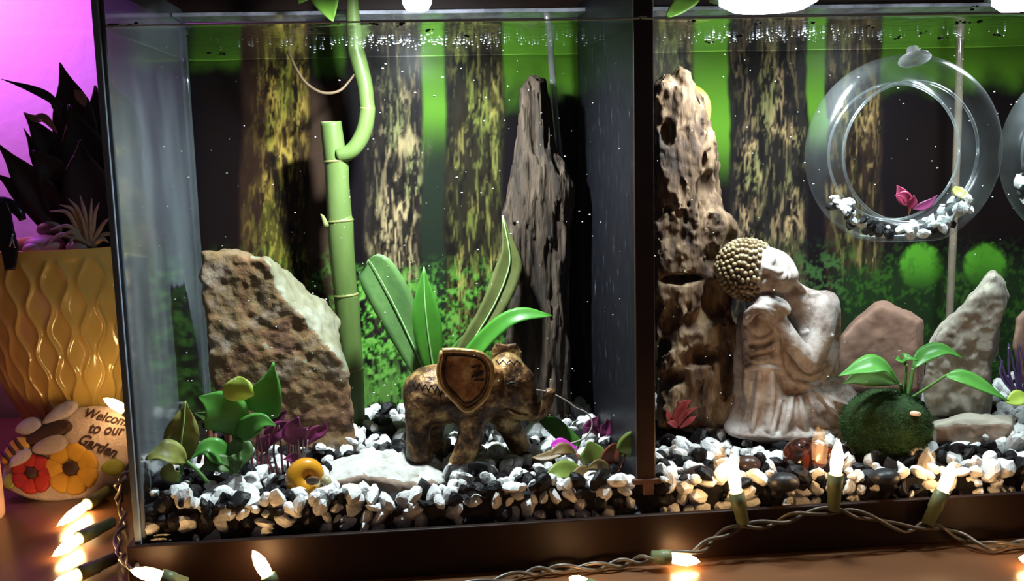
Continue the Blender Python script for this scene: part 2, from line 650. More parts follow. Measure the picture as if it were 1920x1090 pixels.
def forest(u, v, right):
    """colours of the print: dark trunks with yellow bark, green light between them, moss low down"""
    P2 = lambda a, b, o=0.: np.stack([u * a, v * b, np.full_like(u, o)], -1)
    wob = 9 * fbm(P2(.004, .012, 3.3), 3)
    x = u + wob
    fine = fbm(P2(.11, .030, 1.), 4)
    vein = fbm(P2(.10, .016, 7.), 3)
    vein2 = fbm(P2(.16, .022, 17.), 3)
    blot = fbm(P2(.028, .020, 5.), 4)
    clump = fbm(P2(.075, .075, 9.), 4) * .7 + .5 * fbm(P2(.24, .20, 19.), 2)
    col = np.zeros(u.shape + (3,)) + np.array([.010, .007, .009])

    def over(mask, c):
        nonlocal col
        mask = np.clip(mask, 0, 1)[..., None]
        col = col * (1 - mask) + np.array(c) * mask

    warp = 14 * fbm(P2(.012, .010, 31.), 3)
    line = lambda fx, fy, o, wd: sm(wd, wd * .25, np.abs(fbm(np.stack([(u + warp) * fx, v * fy, np.full_like(u, o)], -1), 3)))
    vn1, vn2, vn3 = line(.045, .0060, 41., .075), line(.075, .010, 47., .075), line(.11, .022, 53., .07)
    patch = sm(-.12, .22, fbm(P2(.020, .010, 61.), 3))
    speck = sm(.20, .40, fbm(P2(.26, .045, 67.), 3))
    hue = sm(-.25, .25, fbm(P2(.03, .012, 71.), 3))[..., None]

    def trunk(a, b, dark, bark, amt, top=0, bot=620):
        nonlocal col
        m = band(x, a, b, 5)
        dark = [c * .6 for c in dark]
        over(m, dark)
        over(sm(.0, .45, fine) * m * .6, [c * 1.7 for c in dark])
        fade = (1 - sm(bot - 160, bot + 80, v))
        mid = np.clip(1 - np.abs((x - (a + b) / 2) / ((b - a) / 2)) ** 3, 0, 1)
        k = m * mid * fade
        tone = 1.45 * np.array(bark) * (1 - hue) + np.array([bark[0] * .72, bark[1] * .95, bark[2] * .75]) * hue
        def lay(mask, gain):
            nonlocal col
            mm_ = np.clip(mask, 0, 1)[..., None]
            col = col * (1 - mm_) + np.clip(tone * gain, 0, 1) * mm_
        lay(sm(.10 - amt * 2, .34 - amt * 2, vein + fine * .7) * patch * k * .55, .50)
        lay(vn1 * k * (.35 + .65 * patch), 1.15)
        lay(vn2 * k * patch * .9, 1.0)
        lay(vn3 * k * patch * .5, .8)
        lay(speck * k * .7 * (.3 + .7 * patch), 1.15)
        over(sm(.10, .35, -fine) * m * .8, (.010, .008, .009))

    green = np.array([.155, .39, .03])
    if not right:
        over(band(x, 380, 480), (.014, .008, .008))
        g = (1 - sm(110, 150, v + 22 * blot)) * (band(x, 360, 485, 14) + band(x, 590, 645, 8))
        over(g * .75, green * .8)
        over(band(x, 575, 645, 6) * sm(130, 190, v), (.075, .042, .028))
        trunk(455, 582, (.060, .032, .018), (.50, .34, .07), .10, bot=640)
        over(band(x, 455, 500, 8) * .7, (.055, .026, .018))
        trunk(682, 812, (.035, .027, .024), (.36, .27, .14), -.04)
        over(band(x, 790, 834, 4) * (1 - sm(190, 330, v)), green)
        over(band(x, 790, 834, 4) * sm(190, 330, v), (.020, .028, .018))
        trunk(834, 943, (.040, .032, .020), (.40, .33, .09), .02)
        over(band(x, 943, 1110, 4) * (1 - sm(110, 215, v + 40 * blot)), green * .9)
        mm = band(u, 655, 775, 16) * sm(480, 560, v) + .55 * band(u, 780, 935, 25) * sm(470, 560, v) + .30 * band(u, 400, 640, 30) * sm(450, 520, v) + .35 * band(u, 935, 1000, 25) * sm(600, 680, v)
        over(mm * sm(-.10, .14, clump) * .95, (.08, .36, .03))
        over(mm * sm(.08, .28, clump) * .9, (.27, .64, .11))
        gr = sm(640, 740, v) * band(u, 640, 800, 20)
        over(gr * sm(-.3, .2, fbm(P2(.20, .03, 4.), 3)), (.16, .34, .07))
    else:
        trunk(1225, 1302, (.10, .07, .03), (.40, .33, .12), .06)
        over(band(x, 1302, 1366, 4) * (1 - sm(230, 360, v)), green)
        trunk(1366, 1514, (.030, .025, .024), (.38, .26, .13), -.02)
        over(band(x, 1512, 1548, 3) * (1 - sm(190, 300, v)), green)
        trunk(1548, 1652, (.050, .030, .022), (.38, .26, .10), .0)
        over(band(x, 1652, 1830, 4) * (1 - sm(105, 190, v + 30 * blot)), green * .8)
        over(band(u, 1770, 2300, 40) * (1 - sm(110, 190, v + 30 * blot)), green * .75)
        over(band(u, 1690, 2300, 30) * sm(150, 260, v) * (1 - sm(430, 470, v)), (.011, .007, .007))
        over(band(u, 1570, 2300, 30) * sm(455, 530, v), (.018, .036, .014))
        for gx in (1726, 1846, 2010):
            rr_ = np.sqrt(((u - gx) / 44) ** 2 + ((v - 500) / 48) ** 2) + .18 * clump
            over((1 - sm(.75, 1.0, rr_)) * (1 - sm(480, 560, v)) , (.10, .36, .03))
        mm = band(u, 1560, 2300, 16) * sm(430, 520, v)
        over(mm * sm(.06, .3, clump) * .6, (.05, .15, .02))
        mm = band(u, 1480, 1580, 20) * sm(440, 500, v)
        over(mm * sm(.0, .25, clump) * .8, (.06, .14, .04))
    return np.clip(col * .70, 0, 1)


m, nt, out = new_mat('forest_print')
b = nt.nodes.new('ShaderNodeBsdfPrincipled')
b.inputs['Roughness'].default_value = .5
b.inputs['Specular IOR Level'].default_value = .04
ca = nt.nodes.new('ShaderNodeVertexColor')
ca.layer_name = 'print'
nt.links.new(ca.outputs[0], b.inputs['Base Color'])
nt.links.new(b.outputs[0], out.inputs[0])
MAT['print'] = m


def poster(x0, x1, right, label):
    h = .115
    xs = np.arange(x0, x1 + h, h)
    zs = np.arange(-1.0, HT - .4, h)
    X, Z = np.meshgrid(xs, zs, indexing='ij')
    Y = DEP + .42 + 0 * X
    P = np.stack([X, Y, Z], -1)
    u, v = to_px(P.reshape(-1, 3))
    c = forest(u, v, right)
    n, k = X.shape
    i = (np.arange(n - 1)[:, None] * k + np.arange(k - 1)[None]).ravel()
    f = np.stack([i, i + k, i + k + 1, i + 1], 1)
    o = obj('backdrop_print', (P.reshape(-1, 3), f), MAT['print'], None, False, label, 'backdrop')
    a = o.data.color_attributes.new('print', 'FLOAT_COLOR', 'POINT')
    a.data.foreach_set('color', np.column_stack([c, np.ones(len(c))]).astype(np.float32).ravel())
    sol = o.modifiers.new('thickness', 'SOLIDIFY')
    sol.thickness = .0008
    sol.offset = 1
    return o


poster(-.3, 30.3, False, 'printed forest backdrop with mossy trunks behind the elephant and the bamboo')
poster(30.5, 76, True, 'printed forest backdrop with dark trunks behind the seated statue and glass ring')

# ------------------------------------------------------------------ LED lamps above the water
MAT['lamp_body'] = flat('dark_lamp_shell', (.03, .03, .04), .35)
MAT['led'] = emitter('led_diffuser', (.92, .95, 1.0), 14.0)


def led_lamp(px, rad, Y, label, power):
    c = at(px, 6, Y)
    t = thing('aquarium_lamp', label, 'lamp', (c[0], c[1], c[2] - .5), 'led lamps over the water')
    obj('diffuser', lathe([(.02, -.5), (rad * .7, -.42), (rad * .95, 0), (rad * .95, .35), (.02, .36)], c, 32), MAT['led'], t, label='glowing white diffuser')
    obj('shell', lathe([(rad * .95, .37), (rad * 1.15, .3), (rad * 1.2, 1.2), (rad * .5, 1.9), (.02, 1.95)], c, 32), MAT['lamp_body'], t)
    obj('gooseneck', tube([c + (0, 0, 1.9), c + (0, 1.5, 4), c + (0, 5, 6), c + (0, DEP - Y + .5, 3.2)], .28, 20, 8), MAT['lamp_body'], t)
    light('aquarium_lamp_light', 'AREA', (c[0], c[1], c[2] - .6), power, LED_COL, rad * 1.9, (c[0], c[1] + 2.6, c[2] - 10))


led_lamp(782, .95, 5.2, 'small round lamp glowing above the bamboo and the elephant', LED_POWER[0])
led_lamp(1440, 3.2, 5.2, 'wide round lamp glowing above the seated statue', LED_POWER[1])
led_lamp(1925, 2.2, 5.2, 'round lamp glowing above the hanging glass rings', LED_POWER[2])


# ------------------------------------------------------------------ water surface
m, nt, out = new_mat('water_skin')
tr = nt.nodes.new('ShaderNodeBsdfTransparent')
tr.inputs[0].default_value = (.92, .97, .95, 1)
gl = nt.nodes.new('ShaderNodeBsdfGlossy')
gl.inputs['Roughness'].default_value = .12
gl.inputs[0].default_value = (.75, .75, .8, 1)
lw = nt.nodes.new('ShaderNodeLayerWeight'); lw.inputs[0].default_value = .5
pw = nt.nodes.new('ShaderNodeMath'); pw.operation = 'POWER'; pw.inputs[1].default_value = 3
ml = nt.nodes.new('ShaderNodeMath'); ml.operation = 'MULTIPLY_ADD'; ml.inputs[1].default_value = .9; ml.inputs[2].default_value = .02
mx = nt.nodes.new('ShaderNodeMixShader')
nt.links.new(lw.outputs['Facing'], pw.inputs[0]); nt.links.new(pw.outputs[0], ml.inputs[0]); nt.links.new(ml.outputs[0], mx.inputs[0])
nt.links.new(tr.outputs[0], mx.inputs[1]); nt.links.new(gl.outputs[0], mx.inputs[2])
nt.links.new(mx.outputs[0], out.inputs[0])
tc = nt.nodes.new('ShaderNodeTexCoord')
nz = nt.nodes.new('ShaderNodeTexNoise'); nz.inputs['Scale'].default_value = 90; nz.inputs['Detail'].default_value = 4
bp = nt.nodes.new('ShaderNodeBump'); bp.inputs['Strength'].default_value = .35; bp.inputs['Distance'].default_value = .002
nt.links.new(tc.outputs['Object'], nz.inputs['Vector']); nt.links.new(nz.outputs[0], bp.inputs['Height']); nt.links.new(bp.outputs[0], gl.inputs['Normal'])
MAT['water'] = m
xs, ys = np.linspace(.05, XR - .05, 190), np.concatenate([[.02, .06, .12, .2, .32], np.linspace(.6, DEP - .05, 44)])
X, Y = np.meshgrid(xs, ys, indexing='ij')
Zw = HW + .05 * fbm(np.stack([X * .35, Y * .35, 0 * X], -1), 2) + .28 * np.exp(-Y / .12)
n, k = X.shape
i = (np.arange(n - 1)[:, None] * k + np.arange(k - 1)[None]).ravel()
obj('water_surface', (np.stack([X, Y, Zw], -1).reshape(-1, 3), np.stack([i, i + k, i + k + 1, i + 1], 1)), MAT['water'],
    label='still water surface with a bright line along the front glass', cat='water', kind='stuff')
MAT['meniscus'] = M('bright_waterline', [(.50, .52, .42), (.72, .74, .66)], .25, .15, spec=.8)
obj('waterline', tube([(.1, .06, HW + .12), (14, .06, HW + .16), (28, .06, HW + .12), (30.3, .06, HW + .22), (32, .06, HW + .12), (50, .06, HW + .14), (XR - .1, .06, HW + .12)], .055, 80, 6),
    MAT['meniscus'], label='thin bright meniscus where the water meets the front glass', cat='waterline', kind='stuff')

# bubbles under the surface, built as pale beads, specks that drift in the water
MAT['bubble'] = flat('sparkle_beads', (.80, .84, .90), .1, spec=1.0)
MAT['speck'] = flat('pale_specks', (.75, .76, .72), .6)
MAT['dark_speck'] = flat('dark_specks', (.02, .018, .012), .7)
gs = []
for _ in range(420):  # pale beads stand for light glinting on the underside of the water
    px = RNG.choice([RNG.normal(820, 150), RNG.normal(1480, 130), RNG.uniform(300, 1900)], p=[.45, .4, .15])
    Y = np.clip(RNG.normal(9.5, 2.2), 3, 19)
    p = at(px, 60, Y)
    r = RNG.uniform(.015, .055)
    gs.append(ball((p[0], Y, HW - .03 - r), (r * RNG.uniform(1, 2.2), r, r * .8), ICO1))
obj('surface_sparkle', join(gs), MAT['bubble'], label='band of tiny bright bubbles built as pale beads under the water surface', cat='sparkles', kind='stuff')
gs = []
for _ in range(430):
    px, py, Y = RNG.uniform(280, 1915), RNG.uniform(70, 860), RNG.uniform(1.0, 9.0)
    p = at(px, py, Y)
    if p[2] > HW - .3 or p[2] < 3 or abs(p[0] - 30.3) < .9 or p[0] < .3: continue
    r = RNG.uniform(.012, .042)
    gs.append(ball(p, (r * RNG.uniform(1, 2.4), r, r), ICO1))
obj('drifting_specks', join(gs), MAT['speck'], label='pale specks drifting all through the tank water', cat='particles', kind='stuff')
gs = []
for px, py in [(185, 45), (205, 46), (212, 48), (220, 47), (242, 45), (250, 47), (628, 44), (700, 44), (750, 47), (753, 42), (808, 56), (873, 68), (1296, 40), (1425, 45), (1388, 68), (1330, 80), (1527, 42), (1635, 50), (1790, 42), (1800, 42), (1818, 41), (1833, 40), (1760, 72), (1772, 71), (1733, 62), (1825, 12), (1826, 18), (1680, 70), (1910, 24), (1870, 66), (410, 102), (392, 100)]:
    for _ in range(3):
        p = at(px + RNG.normal(0, 4), py + RNG.normal(0, 1.2), .12)
        r = RNG.uniform(.03, .09)
        gs.append(ball(p, (r * 1.8, .05, r), ICO1))
obj('algae_flecks', join(gs), MAT['dark_speck'], label='dark algae flecks stuck to the glass along the waterline', cat='algae', kind='stuff')

# ------------------------------------------------------------------ gravel
MAT['white_stone'] = M('white_gravel', [(.66, .66, .65), (.86, .86, .85)], 1.2, .55, .35, bscale=5)
MAT['black_stone'] = M('black_gravel', [(.003, .0025, .0035), (.010, .009, .011)], 1.5, .42, .3, bscale=5, spec=.22)
MAT['gravel_bed'] = flat('dark_gravel_bed', (.004, .003, .004), .9)


def pebble(seed, sub=2):
    r = np.random.default_rng(seed)
    v, f = ICO2 if sub == 2 else ICO3
    d = norm(v)
    rad = np.full(len(d), 1.25)
    for _ in range(11):
        nrm = norm(r.normal(size=3))
        c = d @ nrm
        rad = np.where(c > .05, np.minimum(rad, r.uniform(.72, 1.08) / np.maximum(c, .05)), rad)
    w = d * rad[:, None] * np.array([r.uniform(.95, 1.3), r.uniform(.75, 1.05), r.uniform(.6, .9)])
    return w * .86, f


PEB = [pebble(s) for s in range(14)]


def gz(x, y):
    p = np.array([x * .28, y * .28, 2.0])
    z = 1.72 + .02 * y + .22 * float(fbm(p, 2))
    if x < 30.3:
        z += .75 * math.exp(-x / 3.0) + .02 * y
        if y < 2: z += .25
    else:
        z += .35 * math.exp(-((x - 33) / 2.5) ** 2)
    return z


BLOCK = []                     # (x, y, rx, ry) footprints kept free of loose stones


def block(px, py, rx, ry, z=2.0):
    p = at(px, py, Z=z)
    BLOCK.append((p[0], p[1], rx, ry))


def blocked(x, y):
    return any(((x - a) / c) ** 2 + ((y - b) / d) ** 2 < 1 for a, b, c, d in BLOCK)


BLOCK += [(at(1508, 846, 2.3)[0], 2.4, 1.6, 1.3), (6.5, 12.3, 4.3, 2.0), (14.2, 4.4, 3.7, 2.9), (41.9, 8.8, 3.4, 2.2), (47.0, 4.0, 2.0, 1.7), (34, 11, 2.6, 2.4), (22, 15.5, 1.8, 1.2)]


def rot(r):
    q = norm(r.normal(size=4))
    w, x, y, z = q
    return np.array([[1 - 2 * (y * y + z * z), 2 * (x * y - z * w), 2 * (x * z + y * w)], [2 * (x * y + z * w), 1 - 2 * (x * x + z * z), 2 * (y * z - x * w)], [2 * (x * z - y * w), 2 * (y * z + x * w), 1 - 2 * (x * x + y * y)]])


stones = []                    # x, y, z, radius, white?, wall?
gr = np.random.default_rng(21)


def shade(x, y, z):
    c = float(fbm(np.array([x * .55 + 3, y * .55, z * .7]), 2)) * .9 + gr.normal(0, .32)
    bias = .12 if y > 1 else .05
    if x > 30.9: bias += .06
    return c + bias > 0


for half, (xa, xb) in enumerate([(.45, 29.4), (31.3, 75.5)]):
    y = .95
    row = 0
    while y < DEP - .4:
        sp = .98 + .012 * y
        x = xa + (row % 2) * sp * .5
        while x < xb:
            xx, yy = x + gr.normal(0, .14), max(.5, y + gr.normal(0, .14))
            inside = xa - .1 < xx < xb + .1
            if inside and not blocked(xx, yy):
                r = float(np.clip(gr.normal(.60, .13), .34, .92))
                z = gz(xx, yy) + gr.normal(0, .14)
                stones.append((xx, yy, z, r, shade(xx, yy, z), 0))
                if gr.random() < .22: stones.append((xx + gr.normal(0, .3), max(.55, yy + gr.normal(0, .3)), z + .42, r * .8, shade(xx, yy, z + 2), 0))
            x += sp
        y += sp * .86
        row += 1
    z = .30
    while z < 2.5:
        x = xa
        while x < xb:
            r = float(np.clip(gr.normal(.52, .15), .28, .82))
            if z < gz(x, .5) + .35: stones.append((x + gr.normal(0, .12), .06 + r * .78, z + gr.normal(0, .10), r, shade(x, .2, z * 1.6), 1))
            x += r * 1.72
        z += .66

ZONES = [(430, 'in the corner below the wilting leaves'), (625, 'around the orange snail'), (850, 'in front of the white slab'), (1010, 'in front of the elephant'), (1222, 'below the olive leaves beside the divider'),
         (1345, 'next to the divider on the statue side'), (1470, 'around the upright bulb nearest the divider'), (1640, 'around the middle upright bulb'), (1800, 'around the upright bulb below the moss ball'), (9999, 'below the cream rock')]
kinds = {'w': [], 'b': []}
for s in stones:
    u, v = to_px(np.array(s[:3]))
    size = s[3] * ppc(s[1])
    seen = -10 < u < 1930 and v < 1085
    kinds['w' if s[4] else 'b'].append((size * (1.15 if s[5] else 1.0) - s[1] * .9 + (0 if seen else -999), s))
bed = []
bedmat = []
MESHES = {}
for key, nm, matn, word in (('w', 'white_pebble', 'white_stone', 'white'), ('b', 'black_pebble', 'black_stone', 'black')):
    lst = sorted(kinds[key], key=lambda t: -t[0])
    for n_, (sc_, s) in enumerate(lst):
        var = n_ % len(PEB)
        R = rot(gr)
        if n_ < 290 and sc_ > -500:
            k_ = (key, var)
            if k_ not in MESHES:
                me = bpy.data.meshes.new(nm)
                me.from_pydata((PEB[var][0] * S).tolist(), [], PEB[var][1])
                me.polygons.foreach_set('use_smooth', [key == 'w' and False] * len(me.polygons))
                me.materials.append(MAT[matn])
                MESHES[k_] = me
            o = bpy.data.objects.new(nm, MESHES[k_])
            o.matrix_world = Matrix.Translation(Vector(s[:3]) * S) @ Matrix(R.tolist()).to_4x4() @ Matrix.Scale(s[3], 4)
            COL.objects.link(o)
            pu_ = to_px(np.array(s[:3]))[0]
            zone = next(z_ for lim_, z_ in ZONES if pu_ < lim_)
            tag(o, f'small {word} pebble near the front glass, {zone}', 'pebble', f'{word} front pebbles {zone}')
        else:
            v, f = PEB[var]
            bed.append(((v @ R.T) * s[3] + np.array(s[:3]), f))
            bedmat += [0 if key == 'w' else 1] * len(f)
for xa, xb in [(.05, 29.7), (30.95, 76.2)]:
    xs, ys = np.arange(xa, xb, .45), np.arange(.5, DEP - .02, .45)
    X, Y = np.meshgrid(xs, ys, indexing='ij')
    Z = np.array([[gz(a, b_) - .32 for b_ in ys] for a in xs]) + .1 * RNG.normal(size=X.shape)
    n, k = X.shape
    i = (np.arange(n - 1)[:, None] * k + np.arange(k - 1)[None]).ravel()
    f = np.stack([i, i + k, i + k + 1, i + 1], 1).tolist()
    v = np.stack([X, Y, Z], -1).reshape(-1, 3)
    fv = np.stack([X[:, 0], 0 * X[:, 0] + .5, 0 * X[:, 0] - 1.5], 1)
    f2 = [(a * k, len(v) + a, len(v) + a + 1, (a + 1) * k) for a in range(n - 1)]
    bed.append((np.vstack([v, fv]), f + f2))
    bedmat += [2] * (len(f) + len(f2))
obj('gravel', join(bed), None, None, False, 'bed of mixed black and white gravel across the tank floor', 'gravel', None, 'stuff',
    [MAT['white_stone'], MAT['black_stone'], MAT['gravel_bed']], bedmat)

# ------------------------------------------------------------------ rocks
MAT['brown_rock'] = M('rust_brown_rock', [(.34, (.05, .026, .016)), (.42, (.13, .062, .034)), (.48, (.22, .115, .05)), (.53, (.19, .125, .055)), (.58, (.23, .155, .10)), (.66, (.33, .26, .19))], .28, .85, .8, bscale=1.6, detail=9, dist=.6)
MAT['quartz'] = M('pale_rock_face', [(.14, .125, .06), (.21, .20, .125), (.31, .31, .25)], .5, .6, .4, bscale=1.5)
MAT['white_rock'] = M('white_limestone', [(.34, (.28, .26, .22)), (.43, (.44, .43, .39)), (.54, (.57, .57, .53)), (.7, (.63, .63, .60))], .6, .75, .5, bscale=1.8, detail=9)
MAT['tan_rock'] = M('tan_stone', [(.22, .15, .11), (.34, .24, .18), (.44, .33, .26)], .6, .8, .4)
MAT['cream_rock'] = M('cream_stone', [(.34, .29, .22), (.50, .45, .36), (.62, .58, .48)], .5, .8, .5, dist=.5)
MAT['grey_rock'] = M('veined_grey_stone', [(.28, (.16, .15, .12)), (.45, (.36, .31, .25)), (.6, (.46, .42, .35)), (.75, (.60, .60, .54))], .42, .8, .6, stretch=(1.4, 1, .7), detail=9, dist=.9)
MAT['red_rock'] = M('reddish_brown_stone', [(.16, .085, .06), (.25, .14, .10), (.31, .19, .14)], .45, .85, .4)
MAT['dark_stone'] = flat('dark_slate_stone', (.022, .024, .030), .4, bump=.2)
MAT['maroon_stone'] = M('dark_brown_stone', [(.035, .018, .014), (.075, .038, .026)], .8, .3)


def rocknoise(a, b, s=(1, 1, 1)):
    s = np.array(s)
    return lambda p: (a * fbm(p * s * .45 + 3, 4) + b * fbm(p * s * 1.7 + 9, 3)).astype(np.float32)


def two_tone(geo, test):
    """split a mesh's faces by a test on face centres: 0 / 1"""
    v, f = geo
    c = v[f].mean(1)
    e1, e2 = v[f[:, 2]] - v[f[:, 0]], v[f[:, 3]] - v[f[:, 1]]
    return test(c, norm(np.cross(e1, e2))).astype(int).tolist()


front = [(384, 478), (430, 474), (500, 492), (522, 535), (548, 570), (590, 616), (630, 665), (655, 705), (662, 770), (664, 850), (560, 872), (425, 860), (402, 760), (394, 660), (382, 570), (378, 515)]
back = [(386, 474), (430, 466), (518, 484), (548, 506), (580, 540), (612, 560), (634, 604), (640, 650), (655, 760), (655, 850), (560, 872), (435, 850), (420, 760), (412, 660), (400, 570), (392, 515)]
g_ = loft(front, back, 10.2, 14.0, .14, .35, rocknoise(.34, .20))
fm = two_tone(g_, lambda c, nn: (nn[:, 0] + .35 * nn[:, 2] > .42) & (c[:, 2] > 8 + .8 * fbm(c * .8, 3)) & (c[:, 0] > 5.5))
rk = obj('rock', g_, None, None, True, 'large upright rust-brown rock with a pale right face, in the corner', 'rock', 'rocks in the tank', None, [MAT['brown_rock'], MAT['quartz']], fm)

front = [(612, 912), (640, 902), (680, 893), (730, 900), (780, 908), (812, 900), (836, 908), (832, 932), (700, 942), (618, 938)]
back = [(598, 872), (640, 850), (690, 838), (732, 846), (760, 843), (792, 846), (824, 868), (838, 925), (700, 930), (600, 915)]
g_ = loft(front, back, 3.3, 6.8, .12, .35, rocknoise(.30, .14))
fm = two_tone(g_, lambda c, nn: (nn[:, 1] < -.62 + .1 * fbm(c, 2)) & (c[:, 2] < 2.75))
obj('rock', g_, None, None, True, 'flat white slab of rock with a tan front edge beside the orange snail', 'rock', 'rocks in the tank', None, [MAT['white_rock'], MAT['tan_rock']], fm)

front = [(1575, 660), (1582, 630), (1605, 605), (1640, 575), (1655, 572), (1705, 592), (1722, 605), (1722, 670), (1722, 735), (1580, 735)]
back = [(1570, 660), (1578, 628), (1602, 598), (1640, 566), (1655, 562), (1706, 584), (1732, 600), (1735, 670), (1735, 735), (1572, 735)]
obj('rock', loft(front, back, 12.4, 15.5, .15, .3, rocknoise(.22, .06)), MAT['red_rock'], None, True, 'smooth reddish-brown pointed rock behind the moss ball plant', 'rock', 'rocks in the tank')
front = [(1745, 665), (1770, 620), (1800, 585), (1835, 545), (1858, 516), (1868, 512), (1880, 530), (1878, 580), (1862, 640), (1850, 700), (1845, 780), (1735, 780), (1728, 720)]
back = [(1735, 645), (1765, 605), (1798, 575), (1828, 540), (1850, 512), (1864, 508), (1888, 530), (1894, 555), (1875, 620), (1862, 690), (1866, 780), (1745, 780), (1735, 720)]
obj('rock', loft(front, back, 8.6, 11.6, .14, .4, rocknoise(.42, .18)), MAT['grey_rock'], None, True, 'tall leaning grey and tan rock with a rounded top', 'rock', 'rocks in the tank')
front = [(1752, 802), (1790, 792), (1830, 798), (1870, 792), (1898, 800), (1905, 822), (1830, 836), (1752, 836)]
back = [(1748, 790), (1790, 778), (1822, 772), (1860, 776), (1900, 774), (1912, 800), (1830, 825), (1748, 825)]
g_ = loft(front, back, 4.8, 7.8, .12, .35, rocknoise(.26, .12))
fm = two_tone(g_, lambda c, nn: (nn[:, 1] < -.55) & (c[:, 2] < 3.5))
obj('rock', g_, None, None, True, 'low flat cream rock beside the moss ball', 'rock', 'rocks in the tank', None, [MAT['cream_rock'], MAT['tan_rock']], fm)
front = [(1902, 640), (1905, 600), (1918, 582), (1950, 570), (2000, 600), (2010, 720), (1915, 720)]
obj('rock', loft(front, front, 13.5, 16.5, .2, .5, rocknoise(.3, .1)), MAT['red_rock'], None, True, 'brown rock cut off by the far right border of the picture', 'rock', 'rocks in the tank')


def river_stone(px, py, rx, ry, rz, mat, label, zc):
    p = at(px, py, Z=zc)
    v, f = pebble(int(px), 3)
    d = norm(ICO3[0])
    v = d * (1 + .07 * fbm(d * 1.3 + px, 2)[:, None]) * np.array([rx, ry, rz]) + p
    obj('stone', (v, f), mat, None, True, label, 'stone', 'dark stones on the gravel')


river_stone(885, 878, 1.25, .9, .55, MAT['dark_stone'], 'flat dark slate stone at the foot of the elephant', 2.25)
river_stone(1312, 892, 1.0, .8, .62, MAT['maroon_stone'], 'dark brown stone behind the upright bulb nearest the divider', 2.1)
river_stone(1402, 872, .85, .7, .6, MAT['maroon_stone'], 'dark brown stone between the statue and the dark snail', 2.2)
river_stone(1470, 905, 1.0, .8, .6, MAT['dark_stone'], 'round blackish stone in front of the dark snail', 1.9)
river_stone(1660, 895, .95, .8, .55, MAT['dark_stone'], 'blackish stone in front of the moss ball', 1.8)
river_stone(310, 905, 1.15, .9, .8, MAT['dark_stone'], 'blackish stone under the yellowed leaf in the corner', 2.9)

# ------------------------------------------------------------------ driftwood
MAT['wood_dark'] = M('dark_driftwood', [(.34, (.010, .006, .004)), (.45, (.030, .019, .012)), (.55, (.055, .035, .022)), (.68, (.10, .068, .045))], .8, .85, .9, stretch=(1.6, 1.6, .28), detail=9, bscale=2.5)
MAT['wood_light'] = M('pitted_tan_driftwood', [(.34, (.014, .007, .004)), (.44, (.062, .033, .017)), (.52, (.125, .073, .038)), (.64, (.24, .165, .095))], .55, .8, .9, stretch=(1.3, 1.3, .40), detail=9, bscale=2.2, dist=.4)
out1 = [(984, 172), (1000, 150), (1016, 156), (1028, 205), (1040, 285), (1060, 325), (1076, 350), (1070, 400), (1062, 480), (1056, 560), (1062, 640), (1066, 790), (950, 790), (955, 640), (958, 560), (944, 500), (950, 400), (966, 330), (976, 250)]


def grain(p):
    q = p * np.array([1.3, 1.3, .16])
    r = fbm(q + 4, 4)
    return (.55 * np.abs(r) * 1.6 - .25 + .35 * fbm(p * .3 + 8, 2) + .10 * fbm(p * np.array([3, 3, .5]), 2)).astype(np.float32)


obj('driftwood', loft(out1, out1, 13.6, 17.2, .12, 1.4, grain), MAT['wood_dark'], None, True, 'tall dark tapering driftwood standing behind the elephant', 'driftwood', 'driftwood pieces')
out2 = [(1230, 150), (1244, 138), (1262, 146), (1274, 128), (1290, 136), (1300, 152), (1316, 190), (1330, 232), (1340, 262), (1348, 330), (1366, 392), (1386, 440), (1384, 470), (1356, 492), (1372, 560), (1392, 640), (1385, 700), (1380, 800), (1236, 800), (1232, 600), (1228, 400)]


HOLLOWS = [(1272, 524, 9.2, 1.7, .40), (1334, 565, 9.3, .8, 1.5), (1256, 610, 9.2, .7, 1.5), (1320, 668, 9.2, 1.5, .8), (1262, 712, 9.2, 1.0, .7), (1365, 690, 9.3, .6, 2.0), (1252, 250, 9.2, .45, .9), (1322, 305, 9.2, .3, .8)]


def pits(p):
    q = p * np.array([.75, .75, .30])
    a = fbm(q + 1.5, 3)
    c = fbm(p * np.array([1.5, 1.5, .55]) + 6, 3)
    hole = np.clip(fbm(p * np.array([.62, .62, .36]) + 21, 2) - .12, 0, 1)
    r = .95 * np.abs(a) - .22 + .45 * np.abs(c) + 3.2 * hole + .10 * fbm(p * 3, 2)
    for px, py, Y, sx, sz in HOLLOWS:
        h = at(px, py, Y)
        q = ((p[..., 0] - h[0]) / sx) ** 2 + ((p[..., 1] - h[1]) / 1.5) ** 2 + ((p[..., 2] - h[2]) / sz) ** 2
        q = q + 1.1 * fbm(p * np.array([1.1, 1.1, .7]) + 13, 3)
        r = r + 1.9 * np.clip(1.1 - q, 0, 1)
    return r.astype(np.float32)


obj('driftwood', loft(out2, out2, 9.2, 13.6, .12, 1.5, pits), MAT['wood_light'], None, True, 'pitted tan driftwood column beside the divider, behind the statue', 'driftwood', 'driftwood pieces')

